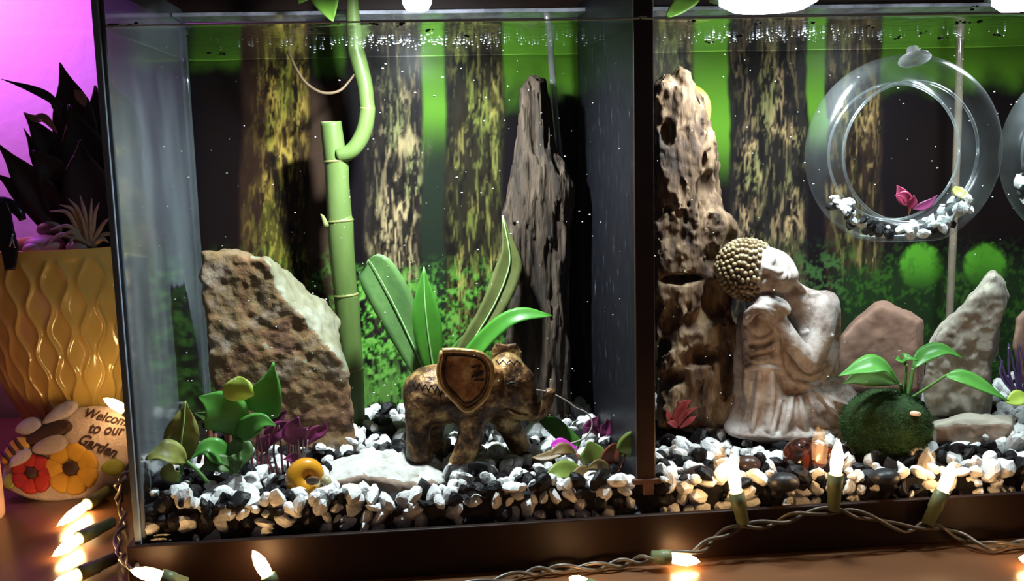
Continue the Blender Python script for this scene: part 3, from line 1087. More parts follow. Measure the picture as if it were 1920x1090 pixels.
# ------------------------------------------------------------------ bamboo
MAT['bamboo'] = M('green_bamboo_skin', [(.085, .14, .032), (.125, .19, .05), (.175, .24, .08)], .25, .42, .12, stretch=(2, 2, .5), trans=.12)
MAT['bamboo_node'] = M('tan_bamboo_node', [(.16, .20, .05), (.26, .24, .09)], 1.5, .6)
MAT['bamboo_cut'] = flat('pale_cut_end', (.42, .46, .20), .6)
YB = 15.6
kb = 1 / ppc(YB)
base = at(664, 800, YB)
bam = thing('lucky_bamboo', 'green bamboo stalk with one curved side shoot, rising through the water', 'bamboo', base)
main = [(620, 229, 19), (624, 262, 20), (629, 300, 21), (631, 304, 22), (633, 350, 21.5), (637, 412, 23), (638, 417, 24), (641, 470, 23), (648, 550, 22), (650, 556, 23), (654, 620, 22), (660, 690, 21), (664, 800, 21)]
obj('stalk', tube(pl([(a, b_, YB) for a, b_, r in main]), [r * kb for a, b_, r in main], 70, 18), MAT['bamboo'], bam)
obj('cut_end', lathe([(.02, .03), (18 * kb, .03), (19 * kb, -.05), (.02, -.06)], at(620, 229, YB), 18), MAT['bamboo_cut'], bam)
for a, b_, r in [(630, 302, 22.5), (637.5, 414, 24.2), (649, 553, 23.2), (660, 692, 22)]:
    obj('node_ring', lathe([(r * kb * .9, -.14), (r * kb * 1.03, -.05), (r * kb * 1.05, .03), (r * kb * .92, .12)], at(a, b_, YB), 20, (-.05, 0, 1), False), MAT['bamboo_node'], bam)
sh = [(632, 292, 13), (655, 286, 14), (672, 268, 14.5), (684, 240, 14.5), (689, 208, 14), (688, 195, 13.5), (684, 160, 14), (674, 120, 15), (666, 90, 15), (663, 50, 13), (661, 10, 11), (660, -30, 9)]
sho = obj('side_shoot', tube(pl([(a, b_, YB - .5) for a, b_, r in sh]), [r * kb for a, b_, r in sh], 60, 14), MAT['bamboo'], bam)
obj('node_ring', lathe([(13.2 * kb, -.08), (14.8 * kb, 0), (13.2 * kb, .08)], at(688.5, 204, YB - .5), 16, (.1, 0, 1), False), MAT['bamboo_node'], sho)
obj('bud', tube(pl([(612, 425), (606, 408), (601, 402)], YB - .9), [.22, .14, .04], 8, 8), MAT['bamboo_node'], bam)
MAT['leaf_lime'] = M('lime_leaf', [(.20, .46, .05), (.32, .60, .10)], .5, .4, .1, trans=.4)
obj('leaf', leaf(pl([(600, -60, YB - 1), (606, -20, YB - 2), (614, 10, YB - 3), (624, 40, YB - 3.4)]), [.5, 1.0, 1.0, .6, .05]), MAT['leaf_lime'], bam)
obj('leaf', leaf(pl([(660, -30, YB - .6), (640, -40, YB - 1.2), (585, -18, YB - 2), (560, 6, YB - 2.6)]), [.2, .8, .9, .5, .05]), MAT['leaf_lime'], bam)
MAT['twig'] = flat('brown_root', (.16, .10, .055), .6)
obj('root', tube(pl([(540, 96, 15), (556, 130, 14.8), (576, 158, 14.7), (605, 174, 14.6), (635, 171, 14.7), (655, 152, 14.9), (672, 128, 15)]), [.10, .11, .11, .11, .10, .08, .06], 30, 8), MAT['twig'], None, True,
    'thin brown root arching beside the bamboo shoot', 'root')

# ------------------------------------------------------------------ broad-leaved sword plant behind the elephant
MAT['leaf_sword'] = M('sword_leaf_green', [(.055, .16, .022), (.085, .25, .032)], .5, .4, .15, stretch=(2, 2, .4), trans=.3)
MAT['leaf_bright'] = M('fresh_green_leaf', [(.065, .27, .028), (.10, .37, .04)], .5, .38, .1, trans=.35)
MAT['leaf_olive'] = M('olive_leaf', [(.085, .10, .025), (.16, .18, .05)], .5, .5, .2, trans=.25)
MAT['leaf_dull'] = M('dull_green_leaf', [(.07, .16, .045), (.12, .24, .06)], .7, .5, .2, trans=.2)
MAT['rib'] = flat('pale_leaf_rib', (.34, .60, .22), .5)
base = at(820, 745, 10.5)
sw = thing('sword_plant', 'broad-leaved green water plant fanning out behind the elephant', 'plant', base)


def pleaf(par, mat, pts, w, prof=LANCE, rib=None, face=(0, -1, .25), fold=.18, wave=0., name='leaf'):
    P_ = pl(pts)
    k_ = 1 / ppc(P_[len(P_) // 2][1])
    o = obj(name, leaf(P_, [q * w * k_ for q in prof], face, fold, wave=wave), mat, par)
    if rib:
        Q = np.array(P_) + np.array([0, -.05, 0])
        obj('midrib', tube(Q, [.075, .06, .05, .03, .02][:len(Q)] if len(Q) <= 5 else .05, 16, 6), MAT['rib'], o)
    return o


pleaf(sw, MAT['leaf_dull'], [(812, 735, 10.5), (780, 660, 11), (738, 570, 11.4), (700, 500, 11.6), (690, 488, 11.6)], 38, STRAP, True)
pleaf(sw, MAT['leaf_bright'], [(822, 740, 10.3), (806, 650, 10), (797, 570, 10), (795, 500, 10.2)], 27, LANCE, True)
pleaf(sw, MAT['leaf_olive'], [(835, 735, 10.8), (880, 650, 11), (925, 575, 11.4), (952, 510, 11.8), (955, 470, 11.9), (942, 404, 12)], 25, [.7, .8, .85, 1.0, .95, .5, .05], True)
pleaf(sw, MAT['leaf_bright'], [(840, 735, 10.0), (880, 670, 9.6), (930, 615, 9.4), (975, 590, 9.2), (1036, 592, 9.0)], 17, [.9, 1.0, 1.0, .95, .8, .06], False, (0, -.8, .6))
pleaf(sw, MAT['leaf_sword'], [(828, 735, 11), (850, 690, 11.4), (870, 650, 11.8), (890, 610, 12)], 22, LANCE)
pleaf(sw, MAT['leaf_bright'], [(825, 740, 10), (830, 700, 9.8), (842, 660, 9.8)], 14, LANCE)
obj('crown', tube(pl([(822, 790, 10.5), (820, 735, 10.5), (822, 700, 10.5)]), [.6, .7, .3], 10, 10), MAT['leaf_bright'], sw)


# ------------------------------------------------------------------ elephant figurine
MAT['bronze'] = M('rubbed_bronze', [(.36, (.020, .010, .006)), (.45, (.085, .040, .017)), (.52, (.21, .105, .040)), (.62, (.50, .33, .125))], .9, .36, .5, metal=.35, detail=9, bscale=4, rough_var=.10)
MAT['bronze_ear'] = M('dark_rubbed_bronze', [(.34, (.10, .038, .016)), (.44, (.32, .13, .045)), (.52, (.52, .28, .10)), (.62, (.85, .62, .27))], .6, .36, .4, metal=.15, detail=8, bscale=4)
MAT['groove'] = flat('dark_carved_line', (.010, .005, .003), .6)
MAT['gold'] = M('worn_gold_edge', [(.34, .19, .06), (.62, .42, .17)], 2.0, .35, .3, metal=.6)
YE = 6.8
ke = 1 / ppc(YE)
E_ = lambda px, py, dy=0.: at(px, py, YE + dy)
lo, hi = E_(735, 905, 0), E_(1050, 625, 0)
g = Grid((lo[0], YE - 3.4, lo[2]), (hi[0], YE + 3.6, hi[2]), .085)
V = g.ell(E_(838, 738, .1), (78 * ke, 1.95, 58 * ke))
V = smin(V, g.ell(E_(802, 745, .1), (44 * ke, 1.85, 54 * ke)), .5)
V = smin(V, g.ell(E_(892, 738, -.1), (52 * ke, 1.9, 58 * ke)), .5)
for pts, rr in [([(790, 765, -.9), (784, 800, -1.0), (786, 850, -1.0)], (1.0, .82, .86)),
                ([(812, 770, 1.1), (812, 810, 1.2), (816, 850, 1.2)], (.95, .8, .85)),
                ([(884, 770, -1.1), (882, 815, -1.4), (872, 850, -1.7), (864, 878, -1.9)], (1.0, .84, .80, .88)),
                ([(940, 775, .6), (962, 812, .8), (980, 850, .9), (984, 872, .9)], (1.0, .82, .74, .80))]:
    V = smin(V, g.path([E_(*p) for p in pts], rr, 8), .45)
V = smin(V, g.ell(E_(950, 722, -.3), (40 * ke, 1.5, 54 * ke)), .45)
V = smin(V, g.ell(E_(952, 692, -.3), (32 * ke, 1.25, 30 * ke)), .3)
V = smin(V, g.ell(E_(920, 735, -.2), (36 * ke, 1.6, 46 * ke)), .5)
V = smin(V, g.path([E_(972, 715, -.7), E_(982, 745, -.8), E_(988, 768, -.9), E_(1002, 778, -1.0), E_(1016, 771, -1.0), E_(1025, 754, -1.0), E_(1031, 738, -1.0)], (1.10, .90, .66, .50, .46, .42, .38), 18), .22)
V = smax(V, -g.cap(E_(1032, 734, -1.0), E_(1031, 741, -1.0), .20, .12), .08)
V = smin(V, g.cap(E_(955, 770, -.7), E_(978, 780, -.9), .55, .34), .3)
V = smax(V, -g.path([E_(955, 772, -1.5), E_(972, 778, -1.45), E_(990, 776, -1.35)], .10, 6), .1)
V = smax(V, -g.sphere(E_(964, 727, -1.72), .17), .08)
V = smin(V, g.sphere(E_(964, 727, -1.60), .13), .03)
V = smin(V, g.cap(E_(768, 715, .2), E_(762, 790, .2), .20, .14), .2)
V = V + (.07 * fbm(g.pts() * 1.4, 3)).astype(np.float32)
elb = E_(880, 885, -.5)
ele = thing('elephant_figurine', 'bronze-coloured elephant figurine with raised trunk standing on the gravel', 'figurine', (elb[0], YE, elb[2]))
ebody = obj('body', nets(V, g.lo, g.h), MAT['bronze'], ele)
ear = [(829, 658), (850, 657), (878, 659), (902, 664), (918, 678), (923, 702), (918, 728), (908, 748), (890, 764), (873, 770), (858, 757), (842, 740), (828, 722), (823, 695)]
YEAR = YE - 2.75
eo = obj('ear', loft(ear, ear, YEAR, YEAR + .42, .07, .3, lambda p: (.05 * fbm(p * 1.5, 3)).astype(np.float32)), MAT['bronze_ear'], ele, label='large near ear with a carved border')
earp = [at(a, b_, YEAR - .03) for a, b_ in ear]
obj('rim', tube(earp + [earp[0]], .17, 60, 8), MAT['gold'], eo)
cx_, cy_ = 873, 706
inn = [at(cx_ + (a - cx_) * .80, cy_ + (b_ - cy_) * .80, YEAR - .03) for a, b_ in ear]
obj('carving', tube(inn + [inn[0]], .055, 60, 6), MAT['groove'], eo)
for zz in ([(884, 690), (902, 686), (888, 700), (908, 696), (884, 708)], [(884, 708), (906, 702), (890, 714), (908, 712)]):
    obj('carving', tube(pl(zz, YEAR - .04), .05, len(zz), 6, False), MAT['groove'], eo)
fe = [(922, 678), (921, 655), (930, 642), (950, 645), (968, 642), (979, 660), (980, 690), (960, 700), (930, 700)]
obj('ear', loft(fe, fe, YE + .9, YE + 1.3, .08, .3, lambda p: (.06 * fbm(p * 1.5, 3)).astype(np.float32)), MAT['bronze'], ele)
obj('ear_root', tube([at(915, 700, YEAR + .3), at(925, 705, YE - 1.2)], [.5, .8], 8, 10), MAT['bronze_ear'], ele)


def on_body(px, py, lift=.03):
    """front-most point of the figurine's body under a photo pixel"""
    dg = None
    d = _fwd + _r * ((px - 960) / FPX) + _u * ((545 - py) / FPX)
    bv = on_body.tree
    hit = bv.ray_cast(Vector(CAM), Vector(norm(d)))
    if hit[0] is None: return at(px, py, YE - 1.7)
    return np.array(hit[0]) - norm(d) * lift


from mathutils.bvhtree import BVHTree
vv, ff = nets(V, g.lo, g.h)
on_body.tree = BVHTree.FromPolygons(vv.tolist(), ff.tolist())
zig = [(776 + i * 5.5, 716 + (i % 2) * 11 + i * .9) for i in range(11)]
obj('carving', tube([on_body(*q) for q in zig], .05, len(zig), 6, False), MAT['groove'], ebody)
zig = [(930 + i * 6.5, 676 + (i % 2) * 7) for i in range(8)]
obj('carving', tube([on_body(*q) for q in zig], .045, len(zig), 6, False), MAT['groove'], ebody)
obj('tusk', tube([on_body(952, 768), on_body(966, 777, .1), on_body(982, 779, .12)], [.10, .10, .05], 10, 8), MAT['gold'], ele)
obj('brow', tube([on_body(950, 722), on_body(960, 717), on_body(972, 721)], .06, 10, 6), MAT['groove'], ebody)

# thin pale root strand hooked from the trunk
MAT['strand'] = flat('pale_root_strand', (.42, .36, .33), .5)
obj('root_strand', tube(pl([(1003, 731, 5.6), (1022, 734, 5.7), (1042, 741, 5.6), (1062, 752, 5.6), (1080, 765, 5.6), (1098, 773, 5.5), (1109, 787, 5.4), (1109, 803, 5.3), (1098, 820, 5.2), (1082, 828, 5.1), (1068, 832, 5.0)]), .055, 60, 6), MAT['strand'], None, True,
    'thin pale root strand curling from the elephant trunk to the leaves', 'root')

# ------------------------------------------------------------------ plants at the front left
MAT['leaf_mid'] = M('mid_green_leaf', [(.08, .30, .045), (.14, .43, .075)], .6, .35, .15, trans=.25)
MAT['leaf_yellow'] = M('yellow_green_leaf', [(.42, .60, .07), (.58, .72, .14)], .6, .4, .1, trans=.3)
MAT['leaf_wilted'] = M('yellowed_spotted_leaf', [(.30, (.10, .09, .03)), (.5, (.28, .30, .07)), (.7, (.42, .50, .12))], .5, .5, .2, trans=.25)
MAT['leaf_purple'] = M('magenta_leaf', [(.16, .02, .08), (.30, .05, .16)], .8, .4, .1, trans=.2)
MAT['stem_red'] = M('reddish_stem', [(.20, .06, .035), (.32, .10, .06)], 1., .5)
MAT['stem_maroon'] = M('maroon_stem', [(.07, .015, .02), (.14, .03, .04)], 1., .5)
MAT['stem_green'] = flat('green_stem', (.10, .24, .05), .5)
base = at(440, 890, 4.6)
an = thing('anubias_plant', 'leafy green plant with one yellow-green leaf, in front of the brown rock', 'plant', base)
pleaf(an, MAT['leaf_mid'], [(444, 818, 4.4), (428, 785, 3.9), (404, 758, 3.6), (372, 744, 3.5)], 42, OVATE, False, (0, -1, .35), .10)
pleaf(an, MAT['leaf_mid'], [(482, 776, 4.5), (494, 752, 4.2), (506, 718, 4.1), (513, 680, 4.2)], 38, [.6, .95, 1.0, .85, .65, .45, .2, .04], False, (.1, -1, .2), .10)
pleaf(an, MAT['leaf_yellow'], [(449, 752, 3.4), (447, 740, 3.2), (448, 722, 3.2), (449, 706, 3.4)], 28, [.3, .75, 1.0, 1.0, .9, .6, .1], False, (0, -.7, .7), .15)
pleaf(an, MAT['leaf_mid'], [(438, 826, 4.2), (460, 806, 3.6), (490, 790, 3.3), (518, 798, 3.2)], 22, OVATE, False, (.0, -1, .5), .12)
pleaf(an, MAT['leaf_dull'], [(430, 806, 4.3), (410, 795, 4.2), (385, 782, 4.3), (362, 774, 4.4)], 14, OVATE)
pleaf(an, MAT['leaf_mid'], [(438, 870, 4.0), (412, 850, 3.4), (385, 840, 3.2), (352, 862, 3.2)], 24, OVATE, False, (0, -.7, .7), .3)
pleaf(an, MAT['leaf_dull'], [(440, 862, 4.0), (448, 845, 3.6), (452, 860, 3.4), (446, 884, 3.2)], 26, OVATE, False, (.1, -.9, .3), .3)
pleaf(an, MAT['leaf_dull'], [(442, 880, 3.8), (420, 870, 3.2), (395, 872, 3.0), (370, 885, 3.0)], 18, OVATE, False, (0, -.7, .6), .3)
for q in ([(440, 890, 4.6), (444, 850, 4.5), (442, 812, 4.4)], [(442, 890, 4.6), (452, 830, 4.6), (450, 760, 4.7)], [(438, 890, 4.5), (436, 860, 4.3), (438, 826, 4.2)], [(436, 892, 4.3), (430, 880, 4.1), (438, 866, 4.0)], [(444, 890, 4.6), (438, 800, 4.6), (447, 752, 4.7)]):
    obj('stem', tube(pl(q), [.13, .11, .09], 12, 8), MAT['stem_green'], an)
base = at(380, 862, 6.5)
rs = thing('red_stem_plant', 'reddish bare stems standing behind the leafy green plant', 'plant', base)
for a, b_, c_, d_, w in [(388, 870, 392, 798, 8), (408, 870, 404, 815, 6), (422, 872, 428, 800, 8), (372, 868, 376, 830, 5), (452, 880, 462, 772, 7)]:
    obj('stem', tube(pl([(a, b_, 6.6), ((a + c_) / 2 + 2, (b_ + d_) / 2, 6.5), (c_, d_, 6.4)]), [w * .8 / 30, w / 30, w * .6 / 30], 10, 8), MAT['stem_red'], rs)
pleaf(rs, MAT['stem_red'], [(420, 800, 6.4), (440, 780, 6.2), (470, 775, 6.0)], 12, OVATE)
base = at(560, 880, 6.0)
pp = thing('magenta_plant', 'dark magenta-leaved plant with thin maroon stems before the brown rock', 'plant', base)
for pts, w in [([(566, 838, 5.8), (556, 815, 5.6), (552, 800, 5.5), (560, 782, 5.5)], 26), ([(570, 838, 5.9), (588, 815, 5.8), (606, 805, 5.8), (609, 790, 5.8)], 13),
               ([(500, 840, 6.2), (512, 815, 6.0), (535, 800, 6.0), (548, 790, 6.0)], 18), ([(505, 800, 6.4), (520, 785, 6.3), (540, 770, 6.2)], 13),
               ([(490, 850, 6.2), (495, 830, 6), (505, 815, 6)], 14), ([(560, 870, 5.6), (548, 860, 5.4), (530, 862, 5.3)], 10)]:
    pleaf(pp, MAT['leaf_purple'], [*pts], w, OVATE, False, (0, -.9, .3), .3, name='leaf')
for k_ in range(11):
    a = 468 + k_ * 9.5
    obj('stem', tube(pl([(a + 6, 890, 5.8), (a + RNG.uniform(-6, 6), 845, 6.0), (a + RNG.uniform(-10, 12), 800 + RNG.uniform(-6, 20), 6.1)]), [.09, .08, .05], 12, 6), MAT['stem_maroon'], pp)
for a in (562, 568, 574):
    obj('stem', tube(pl([(568, 868, 5.7), (a, 845, 5.7), (a * 1.5 - 284, 825, 5.7)]), .05, 10, 6), MAT['strand'], pp)
base = at(318, 900, 2.6)
yl = thing('wilting_plant', 'wilting plant with big yellowed spotted leaves against the end glass', 'plant', base)
pleaf(yl, MAT['leaf_wilted'], [(342, 878, 3.2), (340, 830, 3.0), (345, 790, 3.0), (348, 752, 3.2)], 32, OVATE, True, (.2, -1, .2), .25, wave=.1)
pleaf(yl, MAT['leaf_wilted'], [(350, 868, 2.6), (325, 850, 2.0), (300, 850, 1.6), (272, 862, 1.4)], 26, OVATE, False, (0, -.7, .7), .3, wave=.08)
pleaf(yl, MAT['leaf_wilted'], [(330, 905, 2.2), (318, 885, 1.9), (322, 868, 1.7)], 18, OVATE, False, (0, -1, .3))
obj('stem', tube(pl([(325, 915, 2.6), (338, 890, 2.9), (342, 872, 3.2)]), .12, 10, 8), MAT['stem_green'], yl)
obj('stem', tube(pl([(390, 905, 2.6), (372, 885, 2.6), (350, 866, 2.6)]), .12, 10, 8), MAT['stem_green'], yl)

# ------------------------------------------------------------------ loose leaves and small plants left of the divider
base = at(1110, 905, 2.6)
cp = thing('crypt_plant', 'low plant with rounded olive and rust-red leaves beside the divider foot', 'plant', base)
MAT['leaf_rust'] = M('rust_leaf', [(.26, .06, .03), (.36, .11, .05)], .7, .4, .1, trans=.25)
MAT['leaf_oliveg'] = M('rounded_olive_leaf', [(.20, .26, .05), (.32, .42, .08)], .5, .4, .1, trans=.3)
MAT['leaf_ochre'] = M('ochre_leaf', [(.20, .12, .04), (.32, .20, .07)], .6, .45, .1, trans=.25)
pleaf(cp, MAT['leaf_oliveg'], [(1105, 895, 2.6), (1075, 885, 2.0), (1045, 885, 1.6), (1010, 912, 1.3)], 24, OVATE, False, (0, -.6, .8), .3)
pleaf(cp, MAT['leaf_oliveg'], [(1110, 880, 3.2), (1112, 860, 3.2), (1110, 845, 3.3), (1104, 828, 3.5)], 26, [.4, .8, 1, 1, .85, .5, .1], False, (0, -.8, .6))
pleaf(cp, MAT['leaf_rust'], [(1138, 890, 2.4), (1142, 865, 2.3), (1150, 848, 2.3), (1158, 833, 2.4)], 18, [.5, .8, 1, 1, .9, .7, .3])
pleaf(cp, MAT['leaf_oliveg'], [(1172, 856, 2.3), (1178, 840, 2.1), (1192, 826, 2.0), (1206, 812, 2.0)], 23, [.3, .8, 1, 1, .95, .7, .15], False, (0, -1, .4))
pleaf(cp, MAT['leaf_ochre'], [(1125, 905, 2.2), (1105, 890, 1.8), (1085, 888, 1.6), (1070, 905, 1.4)], 16, OVATE, False, (0, -.7, .6))
pleaf(cp, MAT['leaf_ochre'], [(1120, 905, 2.0), (1130, 885, 1.7), (1120, 872, 1.6), (1098, 880, 1.5)], 16, OVATE, False, (0, -.8, .5))
pleaf(cp, MAT['leaf_ochre'], [(1080, 850, 3.8), (1062, 842, 3.6), (1045, 845, 3.5), (1032, 855, 3.4)], 13, OVATE, False, (0, -.7, .6))
for q in ([(1112, 912, 2.6), (1110, 895, 2.8), (1110, 878, 3.2)], [(1118, 912, 2.5), (1130, 902, 2.5), (1139, 886, 2.4)], [(1122, 912, 2.5), (1160, 885, 2.4), (1173, 852, 2.3)], [(1100, 912, 2.5), (1098, 880, 3.2), (1080, 850, 3.8)]):
    obj('stem', tube(pl(q), .08, 12, 6), MAT['stem_red'], cp)
o = obj('loose_leaf', leaf(pl([(1012, 785, 6.2), (1040, 800, 6.0), (1064, 822, 5.8), (1088, 834, 5.6)]), [.2, .55, .6, .55, .3], (.1, -.9, .4)), MAT['leaf_sword'], None, True, 'long fallen green leaf lying below the elephant trunk', 'leaf')
MAT['magenta'] = M('bright_magenta_leaf', [(.80, .05, .62), (.95, .12, .78)], .8, .4, trans=.3)
obj('loose_leaf', leaf(pl([(1034, 836, 4.6), (1050, 830, 4.5), (1068, 836, 4.4), (1084, 842, 4.3)]), [.12, .32, .2, .04], (0, -.8, .6)), MAT['magenta'], None, True, 'small bright magenta leaf on the gravel below the trunk', 'leaf')
obj('loose_leaf', leaf(pl([(998, 858, 4.2), (1020, 857, 4.0), (1050, 848, 3.9), (1072, 842, 3.9)]), [.04, .3, .34, .1], (0, -.7, .7)), MAT['leaf_ochre'], None, True, 'narrow brownish leaf lying on the gravel near the magenta leaf', 'leaf')
base = at(1130, 815, 9.5)
mp_ = thing('maroon_plant', 'dark maroon leafy sprig behind the rounded olive leaves', 'plant', base)
for pts, w in [([(1118, 822, 9), (1110, 800, 8.8), (1122, 780, 8.8)], 16), ([(1125, 822, 9), (1140, 800, 9), (1138, 785, 9)], 14), ([(1122, 824, 9), (1105, 812, 8.6), (1092, 800, 8.6)], 12)]:
    pleaf(mp_, MAT['leaf_purple'], pts, w, OVATE)


# ------------------------------------------------------------------ snails
def coil(c, r0, turns, ax, up0, grow, tw, n=90, seg=18, lift=.25, stripes=None):
    """a coiled shell: a tube whose radius grows along a spiral about ax; opens at the big end"""
    ax = norm(ax)
    e1 = norm(np.array(up0) - ax * np.dot(up0, ax))
    e2 = np.cross(ax, e1)
    t = np.linspace(0, 1, n)
    th = -2 * np.pi * turns * (1 - t)
    s = grow ** (t - 1)
    R = r0 * s
    P = np.array(c) + (R * (1 - tw))[:, None] * (np.cos(th)[:, None] * e1 + np.sin(th)[:, None] * e2) + ax * (lift * r0 * (s - 1))[:, None] * -1
    return P, R * tw


def shell(name, c, r0, ax, up0, mat, par, turns=2.6, grow=5.0, tw=.50, lift=.8):
    P, R = coil(c, r0 * 1.32, turns, ax, up0, grow, tw, lift=lift)
    return obj(name, tube(P, R, len(P), 20, False), mat, par)


MAT['orange_shell'] = M('orange_snail_shell', [(.60, .22, .012), (.74, .33, .02), (.68, .28, .015)], .5, .28, .05, coat=.5, trans=.15)
MAT['brown_shell'] = M('dark_banded_shell', [(.36, (.010, .004, .003)), (.47, (.035, .009, .006)), (.55, (.12, .024, .010)), (.66, (.03, .007, .005))], .7, .14, .1, coat=.8, stretch=(2.2, 1, .5), dist=.4)
MAT['snail_flesh'] = M('snail_flesh', [(.30, .24, .12), (.42, .36, .20)], 1.2, .4, .1)
MAT['shell_mouth'] = flat('dark_shell_opening', (.10, .055, .035), .5)
c = at(577, 895, 2.6)
sn = thing('snail', 'round orange snail at the front beside the white slab', 'snail', (c[0], c[1], c[2] - 1.3), 'snails')
shell('shell', c, 1.30, (.12, -1, .10), (.75, 0, -.75), MAT['orange_shell'], sn, 2.4, 4.2, .50, -.35)
obj('operculum', ball(at(586, 902, 1.75), (.42, .12, .28), ICO3), MAT['shell_mouth'], sn)
obj('foot', ball(at(606, 912, 2.4), (.62, .55, .38), ICO3), MAT['snail_flesh'], sn)
obj('head', tube(pl([(606, 900, 2.2), (614, 905, 2.0), (616, 925, 1.9)]), [.32, .28, .10], 10, 10), MAT['snail_flesh'], sn)
for q in (([(612, 908, 1.9), (620, 922, 1.6), (618, 936, 1.5)]), ([(608, 912, 1.9), (606, 926, 1.6), (610, 938, 1.5)])):
    obj('tentacle', tube(pl(q), [.07, .05, .02], 8, 6), MAT['snail_flesh'], sn)
c = at(1508, 846, 2.3)
sn2 = thing('snail', 'glossy dark brown snail with reddish bands in front of the statue', 'snail', (c[0], c[1], c[2] - 1.2), 'snails')
P, R = coil(c, 1.9, 2.3, (-.35, -.45, .8), (1, -.3, -.2), 4.0, .55, lift=-.55)
obj('shell', tube(P, R, len(P), 22, False), MAT['brown_shell'], sn2)
obj('foot', ball(c + np.array([1.0, -.2, -.85]), (1.1, .7, .38)), MAT['maroon_stone'], sn2)
obj('tentacle', tube([c + np.array([1.9, -.3, -.8]), c + np.array([2.4, -.6, -.6]), c + np.array([2.7, -.6, -.3])], [.10, .06, .02], 8, 6), MAT['maroon_stone'], sn2)

# ------------------------------------------------------------------ seated statue resting its head on its knee
MAT['statue'] = M('weathered_pink_stone', [(.34, (.16, .115, .095)), (.43, (.33, .265, .235)), (.52, (.45, .39, .355)), (.64, (.58, .54, .51))], .7, .6, .35, detail=8, bscale=3)
MAT['statue_hair'] = M('gilded_hair', [(.34, (.10, .06, .03)), (.48, (.24, .17, .085)), (.66, (.42, .35, .20))], 1.4, .42, .2, metal=.25)
YS = 8.9
ks = 1 / ppc(YS)
B_ = lambda px, py, dy=0.: at(px, py, YS + dy)
lo, hi = B_(1335, 832), B_(1612, 440)
g = Grid((lo[0], YS - 3.3, lo[2]), (hi[0], YS + 3.2, hi[2]), .085)
a1 = norm(at(1490, 522, YS) - at(1425, 500, YS))          # forehead to chin
a3 = norm(np.array([.20, -.92, .34]))
a3 = norm(a3 - a1 * np.dot(a1, a3))                        # where the face looks
a2 = np.cross(a3, a1)
AX = (a1, a2, a3)
# torso, neck, shoulders
V = g.ell(B_(1522, 660, .2), (50 * ks, 1.55, 100 * ks))
V = smin(V, g.ell(B_(1530, 590, .2), (44 * ks, 1.5, 44 * ks)), .5)
V = smin(V, g.cap(B_(1478, 550, 0), B_(1530, 590, .2), 28 * ks, 36 * ks), .5)
V = smin(V, g.sphere(B_(1543, 578, -.6), 30 * ks), .4)
# far shoulder
V = smin(V, g.ell(B_(1500, 585, 1.2), (34 * ks, 1.1, 36 * ks)), .5)
# raised shin and knee
V = smin(V, g.path([B_(1421, 606, -.6), B_(1423, 650, -.5), B_(1428, 710, -.4), B_(1436, 790, -.4)], (30 * ks, 32 * ks, 36 * ks, 42 * ks), 10), .45)
V = smin(V, g.path([B_(1421, 612, -.5), B_(1470, 690, .0), B_(1515, 735, .3)], (28 * ks, 36 * ks, 40 * ks), 8), .5)
# folded leg on the ground, with the round far knee
V = smin(V, g.path([B_(1470, 775, -.9), B_(1530, 757, -.9), B_(1575, 752, -.5)], (34 * ks, 38 * ks, 34 * ks), 8), .5)
V = smin(V, g.ell(B_(1566, 752, -.4), (36 * ks, 1.4, 36 * ks)), .4)
# spread hem
V = smin(V, g.ell(B_(1478, 806, -.6), (108 * ks, 2.0, 17 * ks)), .55)
V = smin(V, g.ell(B_(1395, 800, .2), (36 * ks, 1.5, 15 * ks)), .4)
V = smin(V, g.path([B_(1402, 600, .6), B_(1392, 660, .7), B_(1390, 740, .7), B_(1388, 795, .6)], (20 * ks, 17 * ks, 18 * ks, 26 * ks), 8), .4)
# near arm
V = smin(V, g.path([B_(1546, 580, -1.0), B_(1540, 630, -1.5), B_(1520, 676, -1.7)], (25 * ks, 22 * ks, 19 * ks), 8), .15)
V = smin(V, g.path([B_(1518, 680, -1.7), B_(1488, 645, -1.75), B_(1462, 600, -1.6)], (20 * ks, 18 * ks, 13 * ks), 8), .12)
# head
V = smin(V, g.ell(B_(1408, 506, -.1), (62 * ks, 56 * ks, 1.85), AX), .2)
V = smin(V, g.ell(B_(1448, 512, -.35), (44 * ks, 46 * ks, 1.55), AX), .35)
V = smin(V, g.ell(B_(1468, 520, -.4), (24 * ks, 30 * ks, 1.15), AX), .3)
F_ = lambda px, py, dy: B_(px, py, dy)
V = smax(V, -g.ell(F_(1448, 486, -1.90), (.30, .52, .35), AX), .18)
V = smax(V, -g.ell(F_(1434, 526, -2.02), (.30, .55, .30), AX), .18)
V = smin(V, g.ell(F_(1448, 487, -1.55), (.22, .44, .26), AX), .08)
V = smin(V, g.ell(F_(1434, 526, -1.70), (.22, .44, .24), AX), .08)
V = smin(V, g.path([F_(1428, 500, -1.80), F_(1446, 505, -2.10), F_(1461, 510, -2.38)], (.16, .22, .30), 6), .16)
V = smin(V, g.path([F_(1426, 486, -1.55), F_(1432, 497, -1.85), F_(1426, 512, -1.85), F_(1418, 532, -1.70)], .12, 8), .14)
V = smin(V, g.ell(F_(1471, 519, -1.95), (.16, .44, .30), AX), .10)
V = smin(V, g.ell(F_(1478, 521, -1.82), (.16, .36, .28), AX), .10)
V = smax(V, -g.path([F_(1473, 506, -2.15), F_(1475, 520, -2.28), F_(1470, 534, -2.15)], .07, 6), .06)
V = smin(V, g.ell(F_(1486, 518, -1.25), (.40, .52, .5), AX), .2)
V = smin(V, g.ell(F_(1404, 546, -1.35), (.55, .22, .24), AX), .1)
